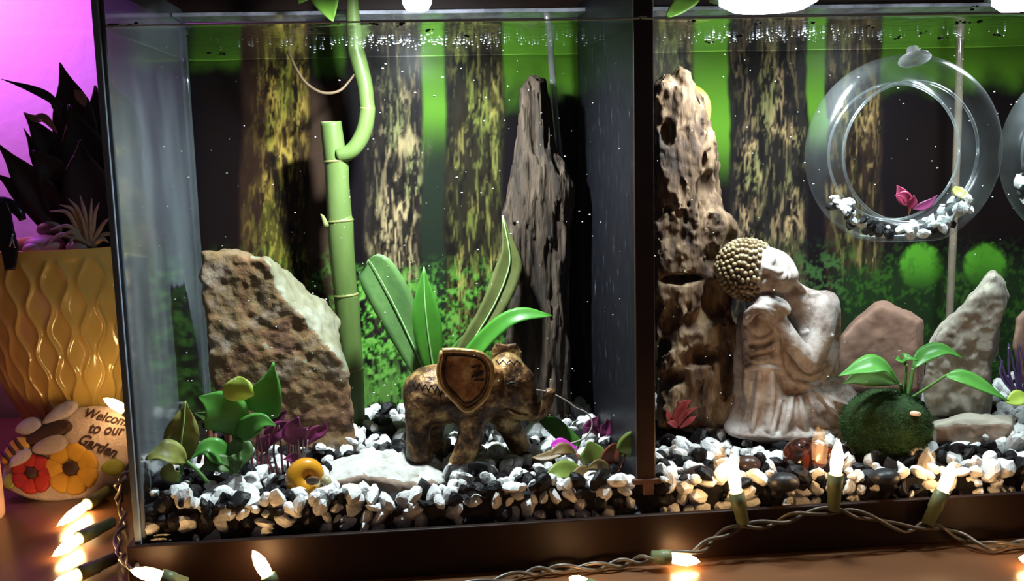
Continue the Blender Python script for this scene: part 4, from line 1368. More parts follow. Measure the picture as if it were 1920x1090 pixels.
# hands folded over the knee: back of the hand and fingers
V = smin(V, g.ell(B_(1448, 586, -1.35), (30 * ks, .75, 17 * ks)), .15)
for q, r_ in [([(1462, 572, -1.5), (1440, 562, -1.7), (1421, 566, -1.7)], .26), ([(1466, 580, -1.75), (1444, 571, -2.0), (1420, 574, -1.9), (1408, 584, -1.7)], .26),
              ([(1462, 590, -1.75), (1440, 579, -2.1), (1416, 584, -2.0), (1404, 598, -1.75)], .25), ([(1424, 562, -1.6), (1446, 566, -1.9), (1466, 574, -2.1), (1476, 584, -2.1)], .25),
              ([(1420, 556, -1.3), (1446, 558, -1.6), (1470, 568, -1.8), (1478, 580, -1.9)], .22)]:
    V = smin(V, g.path([B_(*p) for p in q], r_, 8), .07)
# bare kneecap and robe folds
V = smin(V, g.ell(B_(1421, 610, -1.15), (22 * ks, .6, 24 * ks)), .06)
FOLDS = [([(1398, 604, -.9), (1404, 583, -1.35), (1424, 577, -1.7), (1446, 590, -1.7), (1454, 625, -1.5), (1458, 660, -1.4), (1466, 694, -1.35), (1484, 716, -1.2), (1520, 724, -1.3), (1560, 716, -1.0), (1580, 718, -.6)], .17),
         ([(1400, 618, -1.3), (1416, 636, -1.75), (1436, 634, -1.75), (1450, 620, -1.5)], .14),
         ([(1398, 640, -1.2), (1416, 656, -1.70), (1440, 652, -1.70), (1454, 640, -1.4)], .13),
         ([(1400, 668, -1.2), (1420, 678, -1.6), (1446, 672, -1.6)], .11),
         ([(1400, 694, -1.1), (1412, 688, -1.5), (1440, 690, -1.75), (1462, 694, -1.6)], .16),
         ([(1402, 690, -1.2), (1398, 730, -1.2), (1408, 760, -1.2), (1396, 790, -1.2)], .15),
         ([(1424, 700, -1.6), (1420, 750, -1.7), (1410, 808, -2.0)], .14), ([(1446, 700, -1.7), (1448, 750, -1.8), (1440, 806, -2.3)], .17),
         ([(1486, 748, -1.7), (1480, 775, -2.1), (1470, 812, -2.5)], .16), ([(1500, 745, -1.8), (1504, 775, -2.2), (1512, 806, -2.5)], .16),
         ([(1516, 740, -2.0), (1530, 772, -2.2), (1550, 798, -2.2)], .16), ([(1528, 734, -2.0), (1552, 762, -2.0), (1580, 784, -1.6)], .14),
         ([(1540, 738, -1.9), (1566, 752, -1.9), (1592, 762, -1.2)], .10), ([(1464, 756, -1.6), (1456, 780, -1.9), (1448, 812, -2.3)], .13),
         ([(1492, 530, -.6), (1508, 546, -1.0), (1520, 555, -1.2), (1545, 548, -1.3), (1566, 558, -1.1), (1572, 590, -.8), (1570, 640, -.6), (1566, 700, -.6)], .13),
         ([(1560, 630, -1.0), (1548, 668, -1.3), (1534, 700, -1.5)], .11), ([(1568, 660, -.8), (1558, 690, -1.2), (1545, 712, -1.3)], .10),
         ([(1490, 610, -1.2), (1505, 625, -1.3), (1515, 622, -1.4)], .08)]
bt_v, bt_f = nets(V, g.lo, g.h)
bt = BVHTree.FromPolygons(bt_v.tolist(), bt_f.tolist())


def on_statue(px, py, dy, sink=.0):
    """point of the statue's front surface under a photo pixel, or the given depth where the ray misses"""
    d = norm(_fwd + _r * ((px - 960) / FPX) + _u * ((545 - py) / FPX))
    hit = bt.ray_cast(Vector(CAM), Vector(d))
    return B_(px, py, dy) if hit[0] is None else np.array(hit[0]) + d * sink


for q, r_ in FOLDS:
    V = smin(V, g.path([on_statue(*p, r_ * .25) for p in q], r_ * 1.45, 14), .08)
for q, r_ in [([(1410, 720), (1408, 760), (1400, 800)], .10), ([(1434, 705), (1434, 750), (1426, 800)], .10), ([(1494, 752), (1492, 780), (1490, 806)], .10), ([(1510, 748), (1518, 778), (1532, 800)], .10),
              ([(1472, 754), (1466, 780), (1458, 806)], .10), ([(1535, 745), (1556, 770), (1576, 788)], .08), ([(1500, 690), (1520, 700), (1546, 690)], .10), ([(1408, 648), (1424, 646), (1446, 640)], .10), ([(1408, 668), (1424, 664), (1446, 660)], .08)]:
    V = smax(V, -g.path([on_statue(p[0], p[1], -1.5, .0) for p in q], r_ * 1.7, 10), .10)
V = V + (.035 * fbm(g.pts() * 1.6, 3)).astype(np.float32)
sgeo = nets(V, g.lo, g.h)
stree = BVHTree.FromPolygons(sgeo[0].tolist(), sgeo[1].tolist())
sb = B_(1475, 822)
st = thing('seated_statue', 'pinkish stone statue of a seated robed figure resting its head on its knee', 'statue', (sb[0], YS, sb[2]))
obj('body', sgeo, MAT['statue'], st)
# hair: tight rows of round curls over the crown
hc = B_(1404, 506, -.1)
curls, seen_ = [], []
for lat in np.linspace(-1.45, .62, 16):
    m_ = max(3, int(26 * math.cos(lat)))
    for j in range(m_):
        th = 2 * np.pi * (j + .5 * (int(lat * 20) % 2)) / m_
        d = a1 * math.sin(lat) + math.cos(lat) * (a2 * math.cos(th) + a3 * math.sin(th))
        fd, sd = d @ a3, d @ a2
        lim = -.02 + .48 * (1 - max(fd, 0.)) ** .8        # the hairline: high over the brow, lower at the sides
        if d @ a1 > lim: continue
        p = hc + (a1 * (d @ a1) * 63 * ks + a2 * (d @ a2) * 57 * ks + a3 * (d @ a3) * 1.9)
        curls.append(ball(p, (.185, .185, .185), ICO2))
hair = obj('hair', join(curls), MAT['statue_hair'], st, label='rows of small gilded curls', kind='stuff')

# ------------------------------------------------------------------ moss ball with a small leafy plant
MAT['moss'] = M('dark_green_moss', [(.007, .022, .004), (.017, .05, .008), (.03, .08, .012)], 1.4, .9, .8, bscale=6)
MAT['moss_hair'] = M('moss_fuzz', [(.008, .030, .005), (.026, .08, .011)], 1.2, .9)
YM = 4.4
km = 1 / ppc(YM)
mc = at(1661, 796, YM)
mb = thing('moss_ball', 'fuzzy dark green moss ball on the gravel right of the statue', 'moss ball', (mc[0], mc[1], mc[2] - 2.3))
d = norm(ICO4[0])
R_ = np.array([86 * km, 2.6, 68 * km])
vv = d * (1 + .10 * fbm(d * 1.6 + 5, 2)[:, None] + .04 * fbm(d * 9, 2)[:, None]) * R_ + mc
obj('core', (vv, ICO4[1]), MAT['moss'], mb)
hv, hf = [], []
hr = np.random.default_rng(5)
for i in range(9000):
    dd = norm(hr.normal(size=3))
    p = dd * (1 + .10 * float(0)) * R_ * .99 + mc
    n_ = norm(dd / R_)
    s_ = norm(np.cross(n_, hr.normal(size=3)))
    L_ = hr.uniform(.12, .34)
    t_ = norm(n_ + hr.normal(0, .35, 3))
    k_ = len(hv)
    hv += [p + s_ * .03, p - s_ * .03, p + t_ * L_ + np.array([0, 0, -.05])]
    hf.append((k_, k_ + 1, k_ + 2))
obj('fuzz', (np.array(hv), hf), MAT['moss_hair'], mb, False, kind='stuff')
MAT['chip'] = flat('peach_gravel_chip', (.70, .46, .32), .6)
obj('gravel_chip', (PEB[3][0] * .32 + at(1716, 776, YM - 2.2), PEB[3][1]), MAT['chip'], None, False, 'small peach stone chip caught on the moss ball', 'pebble')
base = at(1690, 745, YM)
bp_ = thing('leafy_plant', 'small plant with four long green leaves growing from the moss ball', 'plant', base)
pleaf(bp_, MAT['leaf_mid'], [(1688, 722, 4.0), (1655, 685, 3.4), (1620, 688, 3.0), (1572, 705, 2.8)], 25, LANCE, False, (0, -.55, .85), .25)
pleaf(bp_, MAT['leaf_dull'], [(1682, 720, 4.2), (1640, 706, 4.0), (1610, 708, 3.8), (1580, 720, 3.7)], 22, OVATE, False, (0, -.9, .4), .25)
pleaf(bp_, MAT['leaf_bright'], [(1700, 684, 4.0), (1690, 676, 3.6), (1700, 670, 3.3), (1722, 676, 3.1)], 13, OVATE, False, (0, -.6, .8), .2)
pleaf(bp_, MAT['leaf_mid'], [(1712, 690, 4.6), (1735, 665, 4.8), (1770, 655, 5.0), (1806, 672, 5.2)], 19, LANCE, False, (0, -.55, .85), .25)
pleaf(bp_, MAT['leaf_mid'], [(1772, 705, 3.6), (1805, 708, 3.3), (1845, 725, 3.0), (1892, 752, 2.8)], 22, LANCE, False, (.15, -.6, .8), .25)
for q, w in (([(1692, 748, 4.4), (1692, 735, 4.1), (1688, 720, 4.0)], .16), ([(1696, 748, 4.4), (1698, 715, 4.1), (1700, 684, 4.0)], .13), ([(1700, 748, 4.4), (1708, 718, 4.5), (1712, 690, 4.6)], .16),
             ([(1704, 750, 4.4), (1738, 728, 4.0), (1774, 704, 3.6)], .12)):
    obj('stem', tube(pl(q), [w, w * .85, w * .7], 12, 8), MAT['stem_green'], bp_)

# ------------------------------------------------------------------ hanging glass rings
MAT['ring_glass'] = glass('ring_glass', .32, .012, .22, (.95, .97, .97), .05, (.45, .50, .52), .35, 2.6, .4, .8)
MAT['ring_glass2'] = glass('ring_inner_glass', .45, .05, .2, (.93, .96, .97), .16, (.60, .64, .66), .5, 1.5, .4, .8)
MAT['cup'] = glass('suction_cup', .35, .06, .15, (.9, .92, .93), .40, (.55, .52, .55), 1.5, 1.5, .35, .65)
MAT['pink'] = M('pink_leaf', [(.50, .05, .14), (.72, .12, .26)], 1., .4, trans=.3)
MAT['ring_yellow'] = M('yellowed_leaf', [(.38, .36, .06), (.55, .50, .12)], 1., .45, trans=.3)


def glass_ring(px, label, full):
    YR = 6.2
    kr = 1 / ppc(YR)
    c = at(px, 286, YR)
    Rm, a_, b2 = (183 + 126) / 2 * kr, (183 - 126) / 2 * kr, 1.9
    zb = -166 * kr
    t = thing('glass_ring_vase', label, 'glass vase', (c[0], c[1], c[2] + zb), 'hanging glass ring vases')
    th = np.linspace(0, 2 * np.pi, 96, endpoint=False)
    ph = np.linspace(0, 2 * np.pi, 32, endpoint=False)
    T, P_ = np.meshgrid(th, ph, indexing='ij')
    sq = lambda v, e: np.sign(v) * np.abs(v) ** e
    rr = Rm + a_ * sq(np.cos(P_), .75)
    X, Z = rr * np.cos(T), rr * np.sin(T)
    Z = np.where(Z < zb, zb - .04 * (zb - Z), Z)
    Yy = b2 * sq(np.sin(P_), .75)
    v = np.stack([X, Yy, Z], -1).reshape(-1, 3) + c
    f = [(i * 32 + j, i * 32 + (j + 1) % 32, ((i + 1) % 96) * 32 + (j + 1) % 32, ((i + 1) % 96) * 32 + j) for i in range(96) for j in range(32)]
    obj('glass_body', (v, f), MAT['ring_glass'], t)
    # the lip of the inner opening, at the front and the back
    for s_ in (-1, 1):
        q = [c + np.array([(Rm - a_ * .80) * math.cos(w), s_ * b2 * .62, (Rm - a_ * .80) * math.sin(w)]) for w in np.linspace(0, 2 * np.pi, 73)]
        obj('inner_lip', tube(q, .10, 73, 8, False), MAT['ring_glass2'], t)
    if full:
        cc = c + np.array([.5, 0, Rm + a_])
        obj('suction_cup', lathe([(.02, .9), (.35, .85), (.45, .4), (.95, .15), (1.05, 0), (.02, -.02)], cc + np.array([0, -.3, -.35]), 28, (0, .5, 1)), MAT['cup'], t)
    r_ = np.random.default_rng(int(px))
    n_ = 0
    for i in range(64 if full else 20):
        w = r_.uniform(math.radians(-143), math.radians(-37)) if full else r_.uniform(math.radians(-170), math.radians(-120))
        x, dz = Rm * math.cos(w) * 1.0, r_.uniform(-.45, .45)
        z = max(Rm * math.sin(w) + dz, zb + .42) if abs(math.sin(w)) > .5 else Rm * math.sin(w) + dz
        if (x * x + z * z) ** .5 < Rm - a_ + .32: z = -math.sqrt(max(.01, (Rm - a_ + .36) ** 2 - x * x))
        y = r_.uniform(-1.1, .9)
        R3 = rot(r_)
        white = r_.random() < .52
        rad = r_.uniform(.34, .52)
        o = obj('white_pebble' if white else 'black_pebble', ((PEB[i % 14][0] @ R3.T) * rad + c + np.array([x, y, z]), PEB[i % 14][1]), MAT['white_stone' if white else 'black_stone'], None, False,
                f"small {'white' if white else 'black'} pebble inside the hanging glass ring {'above the moss ball' if full else 'cut off by the right border'}", 'pebble', f"{'white' if white else 'black'} pebbles in the {'whole' if full else 'cut-off'} glass ring")
    return c


rc = glass_ring(1692, 'round hollow glass ring vase holding gravel, hanging above the moss ball', True)
glass_ring(2056, 'second glass ring vase, mostly cut off by the right border', False)
base = at(1700, 395, 6.2)
pk = thing('pink_plant', 'small pink sprig planted in the gravel of the glass ring', 'plant', base)
pleaf(pk, MAT['pink'], [(1706, 388, 6.0), (1694, 372, 5.9), (1688, 358, 5.9), (1682, 348, 5.9)], 13, OVATE)
pleaf(pk, MAT['pink'], [(1708, 388, 6.0), (1702, 374, 5.7), (1694, 366, 5.6), (1678, 366, 5.5)], 11, OVATE)
pleaf(pk, MAT['pink'], [(1704, 392, 5.8), (1712, 378, 5.7), (1714, 366, 5.7)], 9, OVATE)
pleaf(pk, MAT['leaf_purple'], [(1712, 392, 6.2), (1738, 384, 6.3), (1758, 366, 6.4)], 9, OVATE)
obj('stem', tube(pl([(1704, 402, 6.1), (1706, 392, 6.0), (1704, 380, 5.9)]), .07, 8, 6), MAT['stem_red'], pk)
obj('loose_leaf', leaf(pl([(1788, 352, 6.2), (1798, 360, 6.0), (1808, 366, 5.8), (1822, 376, 5.8)]), [.15, .4, .38, .3, .06], (0, -.9, .4)), MAT['ring_yellow'], None, True, 'yellowed leaf inside the glass ring at its right', 'leaf')

# ------------------------------------------------------------------ air tubes, small plants of the right half
MAT['tube'] = glass('clear_air_tube', .5, .10, .10, (.85, .85, .85), .40, (.42, .40, .42), .6, 1.5, .2, .8)
MAT['tube_tan'] = glass('tan_air_tube', .4, .10, .15, (.9, .85, .75), .60, (.34, .28, .22), .6, 1.5, .2, .8)
obj('air_tube', tube(pl([(1025, 20, 17.6), (1032, 90, 17.8), (1038, 170, 17.9), (1046, 260, 17.9), (1056, 345, 18), (1060, 420, 18), (1062, 760, 18.4)]), .26, 40, 10), MAT['tube'], None, True, 'clear air tube hanging behind the dark driftwood', 'tube')
obj('air_tube', tube(pl([(1801, 45, 17.6), (1799, 110, 17.6), (1797, 200, 17.7), (1792, 330, 17.8), (1786, 470, 17.9), (1780, 600, 18), (1774, 760, 18.2)]), .30, 40, 10), MAT['tube_tan'], None, True, 'straight tan tube running down behind the glass ring', 'tube')
base = at(1275, 800, 6.5)
rp = thing('red_plant', 'small crimson sprig beside the divider on the statue side', 'plant', base)
MAT['crimson'] = M('crimson_leaf', [(.26, .03, .05), (.42, .07, .09)], 1., .5, trans=.2)
for pts, w in [([(1270, 800, 6.4), (1268, 780, 6.2), (1284, 758, 6.0), (1296, 750, 6.0)], 9), ([(1272, 800, 6.4), (1282, 778, 6.1), (1308, 764, 6.0)], 7), ([(1268, 802, 6.4), (1256, 785, 6.2), (1250, 768, 6.2)], 7), ([(1272, 800, 6.4), (1276, 770, 6.4), (1270, 752, 6.4)], 7),
               ([(1270, 803, 6.3), (1262, 795, 6.0), (1250, 792, 6.0)], 6), ([(1274, 803, 6.3), (1292, 790, 6.0), (1306, 780, 6.0)], 6)]:
    pleaf(rp, MAT['crimson'], pts, w, LANCE)
obj('loose_leaf', leaf(pl([(1300, 160, 16), (1312, 176, 15.6), (1322, 200, 15.4), (1328, 232, 15.4)]), [.1, .35, .5, .4, .06], (0, -1, .2)), MAT['leaf_yellow'], None, True, 'glowing lime leaf peeping out behind the tan driftwood', 'leaf')
obj('loose_leaf', leaf(pl([(1300, -30, 8), (1290, -5, 7.6), (1268, 16, 7), (1250, 32, 6.6)]), [.4, .75, .6, .4, .08], (0, -1, .3)), MAT['leaf_lime'], None, True, 'lime leaf hanging above the water beside the divider top', 'leaf')
obj('loose_leaf', leaf(pl([(1926, 742, 4.2), (1915, 744, 4.0), (1902, 750, 3.9), (1888, 755, 3.8)]), [.2, .55, .5, .08], (0, -.7, .7)), MAT['leaf_yellow'], None, True, 'yellow-green leaf at the right border above the cream rock', 'leaf')
base = at(1912, 760, 8.5)
pu = thing('purple_plant', 'spiky violet plant at the right border', 'plant', base)
MAT['violet'] = M('violet_spines', [(.12, .07, .30), (.26, .16, .52)], 1., .5)
for k_ in range(9):
    a = 1880 + k_ * 7
    obj('frond', tube(pl([(1912, 750, 8.5), (a + RNG.uniform(-4, 4), 705, 8.2), (a - 12 + RNG.uniform(-8, 12), 640 + RNG.uniform(0, 45), 8.1)]), [.12, .10, .03], 12, 6), MAT['violet'], pu)

# ------------------------------------------------------------------ flower pot with a dark plant
MAT['pot'] = M('yellow_glazed_ceramic', [(.56, .40, .10), (.64, .47, .13)], .3, .16, .0, coat=.6, spec=.6)
MAT['soil'] = M('dark_potting_soil', [(.02, .012, .010), (.05, .03, .022)], 3., .9, .8)
YP = 27.0
kp = 1 / ppc(YP)
pc = at(140, 600, YP)
ztop = at(100, 470, YP - 7.9)[2]
pot = thing('flower_pot', 'yellow glazed flower pot with wavy embossed ribs', 'flower pot', (pc[0], YP, ZT))
zs = np.linspace(0, 1, 150)
Rp = np.interp(zs, [0, .16, .47, .75, 1], [3.0, 3.9, 6.3, 7.6, 8.1])
Rp = np.convolve(np.pad(Rp, 12, 'edge'), np.ones(25) / 25, 'valid')
NR, SEG = 38, 640
a = np.linspace(0, 2 * np.pi, SEG, endpoint=False)
A, Zf = np.meshgrid(a, zs, indexing='xy')
hgt = np.zeros_like(A)
for i in range(NR):
    cen = 2 * np.pi / NR * (i + .23 * np.sin(2 * np.pi * Zf * 4.9 + math.pi * (i % 2)))
    dd = (A - cen + np.pi) % (2 * np.pi) - np.pi
    hgt = np.maximum(hgt, np.exp(-(np.abs(dd) * NR / (2 * np.pi) / .16) ** 1.1))
lipm = np.clip((.965 - Zf) / .02, 0, 1) * np.clip(Zf / .05, 0, 1)
RR = Rp[:, None] + .22 * (hgt - .3) * lipm
v = np.stack([pc[0] + RR * np.cos(A), YP + RR * np.sin(A), ZT + Zf * (ztop - ZT)], -1).reshape(-1, 3)
f = [(i * SEG + j, i * SEG + (j + 1) % SEG, (i + 1) * SEG + (j + 1) % SEG, (i + 1) * SEG + j) for i in range(149) for j in range(SEG)]
f.append(tuple(range(SEG))[::-1])
inn_ = lathe([(8.1, ztop), (7.6, ztop + .02), (7.3, ztop - .8), (7.2, ztop - 1.5)], (pc[0], YP, 0), 60, None, False)
obj('body', join([(v, f), inn_]), MAT['pot'], pot)
obj('soil', lathe([(.02, ztop - .9), (4, ztop - .95), (7.3, ztop - 1.1)], (pc[0], YP, 0), 40, None, False), MAT['soil'], pot)

MAT['dark_leaf'] = M('dark_purple_green_leaf', [(.016, .014, .010), (.034, .024, .020), (.055, .034, .036)], .35, .5, .15, stretch=(1, 1, .5))
MAT['leaf_tip'] = flat('dry_leaf_tip', (.30, .14, .11), .6)
base = (pc[0] + .8, YP, ztop - 1.0)
pt = thing('potted_plant', 'bushy dark plant with broad pointed leaves in the yellow pot', 'plant', base)
for pts, w, pr in [([(168, 470, 27), (150, 330, 27), (140, 210, 26.5), (112, 117, 26)], 36, LANCE), ([(196, 470, 27), (200, 340, 26.5), (192, 250, 26.5), (178, 160, 26.5)], 44, LANCE),
                   ([(215, 470, 28), (222, 340, 28), (218, 220, 28), (200, 150, 28)], 40, LANCE), ([(176, 470, 26), (176, 380, 25), (158, 280, 24.5), (128, 196, 24.5)], 42, LANCE),
                   ([(160, 475, 26), (128, 350, 25), (88, 270, 25), (44, 210, 25)], 23, LANCE), ([(150, 475, 25), (128, 390, 24), (96, 320, 23.5), (60, 282, 23.5)], 33, OVATE),
                   ([(160, 475, 25), (105, 400, 24), (55, 340, 23.5), (-6, 268, 23.5)], 27, LANCE), ([(200, 475, 25), (190, 410, 23.5), (160, 330, 23), (150, 262, 23)], 46, OVATE),
                   ([(225, 475, 25), (236, 400, 24), (240, 320, 24), (236, 240, 24)], 46, OVATE), ([(130, 475, 26), (88, 410, 26), (40, 360, 26), (-10, 325, 26)], 18, LANCE),
                   ([(150, 470, 27.5), (110, 360, 28), (76, 300, 28), (44, 240, 28)], 15, LANCE)]:
    pleaf(pt, MAT['dark_leaf'], pts, w * 1.2, pr, False, (-.15, -1, .25), .32, wave=.12)
pleaf(pt, MAT['leaf_tip'], [(108, 250, 24.4), (84, 222, 24.6), (64, 222, 24.8), (44, 210, 25)], 8, LANCE)
pleaf(pt, MAT['leaf_tip'], [(160, 200, 24.2), (150, 180, 24.2), (138, 168, 24.2)], 9, LANCE)
pleaf(pt, MAT['dark_leaf'], [(118, 215, 25), (96, 186, 24.6), (62, 168, 24.4), (2, 148, 24.2)], 8, LANCE)
pleaf(pt, MAT['dark_leaf'], [(122, 230, 25), (108, 200, 24.8), (96, 188, 24.6)], 9, STRAP)
# air plant, pebbles and clip on the rim
MAT['air_plant'] = M('dry_tan_blades', [(.30, .21, .17), (.46, .34, .26)], .8, .6, trans=.15)
ac = at(168, 462, 20.6)
ap = thing('air_plant', 'spiky pale tan air plant at the front of the yellow pot', 'plant', ac)
for tx, ty, mx_, my_ in [(93, 396, 130, 402), (112, 384, 140, 398), (128, 372, 150, 400), (150, 366, 160, 402), (186, 380, 176, 410), (206, 408, 190, 425), (92, 432, 130, 425), (88, 458, 118, 440), (128, 466, 140, 446), (214, 440, 196, 440), (204, 455, 190, 448), (148, 392, 158, 425), (172, 372, 170, 415), (112, 446, 136, 436)]:
    obj('blade', tube([ac + np.array([RNG.uniform(-.3, .3), 0, 0]), at(mx_, my_, 20.2), at(tx, ty, 19.8)], [.28, .19, .03], 14, 6), MAT['air_plant'], ap)
MAT['pink_stone'] = M('smooth_pinkish_stone', [(.30, .19, .20), (.40, .27, .27)], .5, .5)
for px, py, rx, rz, Y, lab in [(84, 461, 1.55, .85, 21.2, 'large smooth pinkish stone at the pot rim'), (64, 467, .85, .5, 20.4, 'small smooth stone in front of the larger one at the pot rim'), (93, 430, .95, .62, 22.5, 'tilted smooth stone behind the stones at the pot rim'), (150, 466, 1.1, .75, 21.0, 'smooth violet-tinted stone under the air plant')]:
    d = norm(ICO3[0])
    p = at(px, py, Y)
    obj('stone', (d * (1 + .06 * fbm(d * 1.4 + px, 2)[:, None]) * np.array([rx, rx * .8, rz]) + p, ICO3[1]), MAT['pink_stone'], None, True, lab, 'stone', 'smooth stones in the pot')
MAT['black_plastic'] = flat('black_plastic', (.010, .008, .014), .3)
MAT['chrome'] = flat('spring_glint', (.55, .5, .6), .25, 1.0)
clipo = at(16, 505, 18.3)
cl = thing('clamp', 'black spring clamp gripping the rim of the yellow pot', 'clamp', clipo)
co = [(-25, 372), (12, 376), (20, 392), (27, 430), (36, 466), (30, 506), (9, 508), (2, 470), (-25, 468)]
obj('jaw', loft(co, co, 17.9, 18.7, .12, .25), MAT['black_plastic'], cl)
obj('handle', tube(pl([(-10, 378, 18.4), (14, 382, 18.4), (34, 396, 18.4), (43, 413, 18.4)]), [.45, .45, .4, .25], 14, 10), MAT['black_plastic'], cl)
obj('spring', tube(pl([(24, 438, 17.8), (22, 450, 17.75), (18, 463, 17.8)]), .09, 8, 6), MAT['chrome'], cl)  # steel strips shaped as the white glint on the clamp
obj('spring', tube(pl([(23, 448, 17.8), (26, 458, 17.78), (28, 464, 17.8)]), .06, 8, 6), MAT['chrome'], cl)
MAT['peach'] = flat('pale_peach_wax', (.72, .46, .34), .5)
cpos = at(-94, 760, 14)
ctop = at(0, 672, 14)[2]
obj('candle', lathe([(.02, ZT), (2.75, ZT), (2.8, ZT + .2), (2.75, ctop - .4), (2.6, ctop), (2.3, ctop + .05), (2.2, ctop - .5), (.02, ctop - .6)], (cpos[0], 14, 0), 40), MAT['peach'], None, True, 'pale peach candle cut off by the left border beside the pot', 'candle')

# ------------------------------------------------------------------ garden plaque leaning on the pot
TH = math.radians(56)
PO = at(125, 936, Z=ZT + .15)
PU, PV = np.array([1.0, 0, 0]), np.array([0, math.cos(TH), math.sin(TH)])
PN = np.cross(PU, PV)


def puv(px, py, w=0.):
    """photo pixel to plaque coordinates on its face (lifted by w)"""
    d = _fwd + _r * ((px - 960) / FPX) + _u * ((545 - py) / FPX)
    t = np.dot(PO + PN * w - CAM, PN) / np.dot(d, PN)
    q = CAM + d * t - PO
    return np.array([q @ PU, q @ PV])


def pw_(uv, w):
    return PO + PU * uv[0] + PV * uv[1] + PN * w


def puff(outline, h, w0, rings=((1.0, 0), (1.0, .45), (.93, .78), (.75, .95), (.4, 1.0))):
    o_ = np.array(outline)
    c = o_.mean(0)
    n = len(o_)
    v, f = [], []
    for s, hh in rings:
        v += [pw_(c + (p - c) * s, w0 + h * hh) for p in o_]
    for r_ in range(len(rings) - 1):
        f += [(r_ * n + i, r_ * n + (i + 1) % n, (r_ + 1) * n + (i + 1) % n, (r_ + 1) * n + i) for i in range(n)]
    v.append(pw_(c, w0 + h * 1.01))
    k = (len(rings) - 1) * n
    f += [(k + i, k + (i + 1) % n, len(v) - 1) for i in range(n)]
    f.append(tuple(range(n))[::-1])
    return np.array(v), f


def elp(cx, cy, rx, ry, ang, n=24, w=0., taper=0.):
    """ellipse in photo pixels mapped to the plaque face"""
    r_ = []
    for t in np.linspace(0, 2 * np.pi, n, endpoint=False):
        x, y = rx * math.cos(t), ry * math.sin(t) * (1 + taper * math.cos(t))
        r_.append(puv(cx + x * math.cos(ang) - y * math.sin(ang), cy + x * math.sin(ang) + y * math.cos(ang), w))
    return r_[::-1]


MAT['plaque'] = M('cast_stone_plaque', [(.46, .36, .32), (.58, .48, .43), (.66, .57, .52)], 1.5, .8, .5)
MAT['plaque_wing'] = M('grey_stone_wing', [(.40, .34, .34), (.54, .48, .48)], 1.2, .8, .4)
MAT['bee_yellow'] = flat('painted_yellow', (.62, .34, .05), .6)
MAT['bee_brown'] = flat('painted_dark_brown', (.06, .028, .020), .6)
MAT['petal_yellow'] = M('painted_yellow_petal', [(.62, .33, .03), (.74, .44, .06)], 1., .6)
MAT['petal_red'] = M('painted_red_petal', [(.38, .025, .020), (.54, .05, .035)], 1., .6)
MAT['leaf_paint'] = M('painted_green_leaf', [(.26, .30, .04), (.38, .42, .08)], 1.5, .6)
MAT['ink'] = flat('engraved_dark_lettering', (.05, .022, .018), .7)
pq = thing('garden_plaque', 'round stone plaque with a bee, two flowers and lettering, leaning on the pot', 'plaque', (PO[0], PO[1], ZT))
W0 = -1.1
outl = [puv(x, y) for x, y in [(0, 900), (4, 875), (14, 850), (32, 826), (60, 800), (95, 778), (130, 766), (165, 760), (200, 760), (232, 768), (250, 785), (259, 812), (262, 840), (256, 868), (240, 890), (214, 908), (180, 922), (140, 934), (100, 938), (60, 934), (28, 924), (8, 912)]]
os_ = spline(np.array(outl + [outl[0]]), 67)[:-1]
obj('stone', puff(os_[::-1], 1.1, W0, ((.96, 0), (1.0, .25), (1.0, .7), (.975, .95), (.8, 1.0), (.4, 1.0))), MAT['plaque'], pq)


def flower(cx, cy, rc_, rp, n, ang0, mat, name):
    c0 = obj(name, puff(elp(cx, cy, rc_ * 1.25, rc_ * 1.15, 0, 20), .25, 0.), mat, pq)
    for i in range(n):
        an_ = ang0 + 2 * math.pi * i / n
        dx, dy = math.cos(an_), math.sin(an_) * .92
        m_ = (rc_ * .85 + rp) / 2
        obj('petal', puff(elp(cx + dx * m_, cy + dy * m_, (rp - rc_ * .7) / 2 * 1.02, rp * math.sin(math.pi / n) * .88, math.atan2(dy, dx), 22, taper=.35), .36, 0.), mat, c0)
    obj('centre', puff(elp(cx, cy, rc_, rc_ * .9, 0, 22), .58, 0.), MAT['bee_brown'], c0)


flower(135, 881, 16, 50, 7, -1.35, MAT['petal_yellow'], 'yellow_flower')
flower(62, 890, 12, 39, 7, -.9, MAT['petal_red'], 'red_flower')
obj('leaf', puff(elp(212, 878, 22, 15, -.12, 24, taper=.15), .30, 0.), MAT['leaf_paint'], pq)
obj('leaf', puff(elp(18, 903, 13, 15, .5, 22), .25, 0.), MAT['leaf_paint'], pq)
bee = obj('bee', puff(elp(92, 814, 46, 16, -.42, 30, taper=.1), .55, 0.), MAT['bee_brown'], pq)
obj('bee_head', puff(elp(124, 802, 13, 9, -.3, 20), .55, 0.), MAT['bee_brown'], bee)
obj('abdomen', puff(elp(30, 848, 33, 17, -.75, 30, taper=.3), .50, 0.), MAT['bee_yellow'], bee)
for k_ in range(3):
    cx_, cy_ = 40 - k_ * 12, 838 + k_ * 11
    obj('stripe', tube([pw_(puv(cx_ - 9 + k_, cy_ - 13 + k_ * 2), .40), pw_(puv(cx_, cy_), .60), pw_(puv(cx_ + 10 - k_, cy_ + 12 - k_ * 2), .40)], [.13, .15, .13], 10, 8), MAT['bee_brown'], bee)
for cx_, cy_, rx, ry, an_ in [(114, 778, 38, 13, -.55), (56, 803, 26, 15, -.3), (95, 838, 34, 17, -.28), (40, 862, 26, 12, -.65)]:
    obj('wing', puff(elp(cx_, cy_, rx, ry, an_, 28, taper=.3), .55, .05), MAT['plaque_wing'], bee)


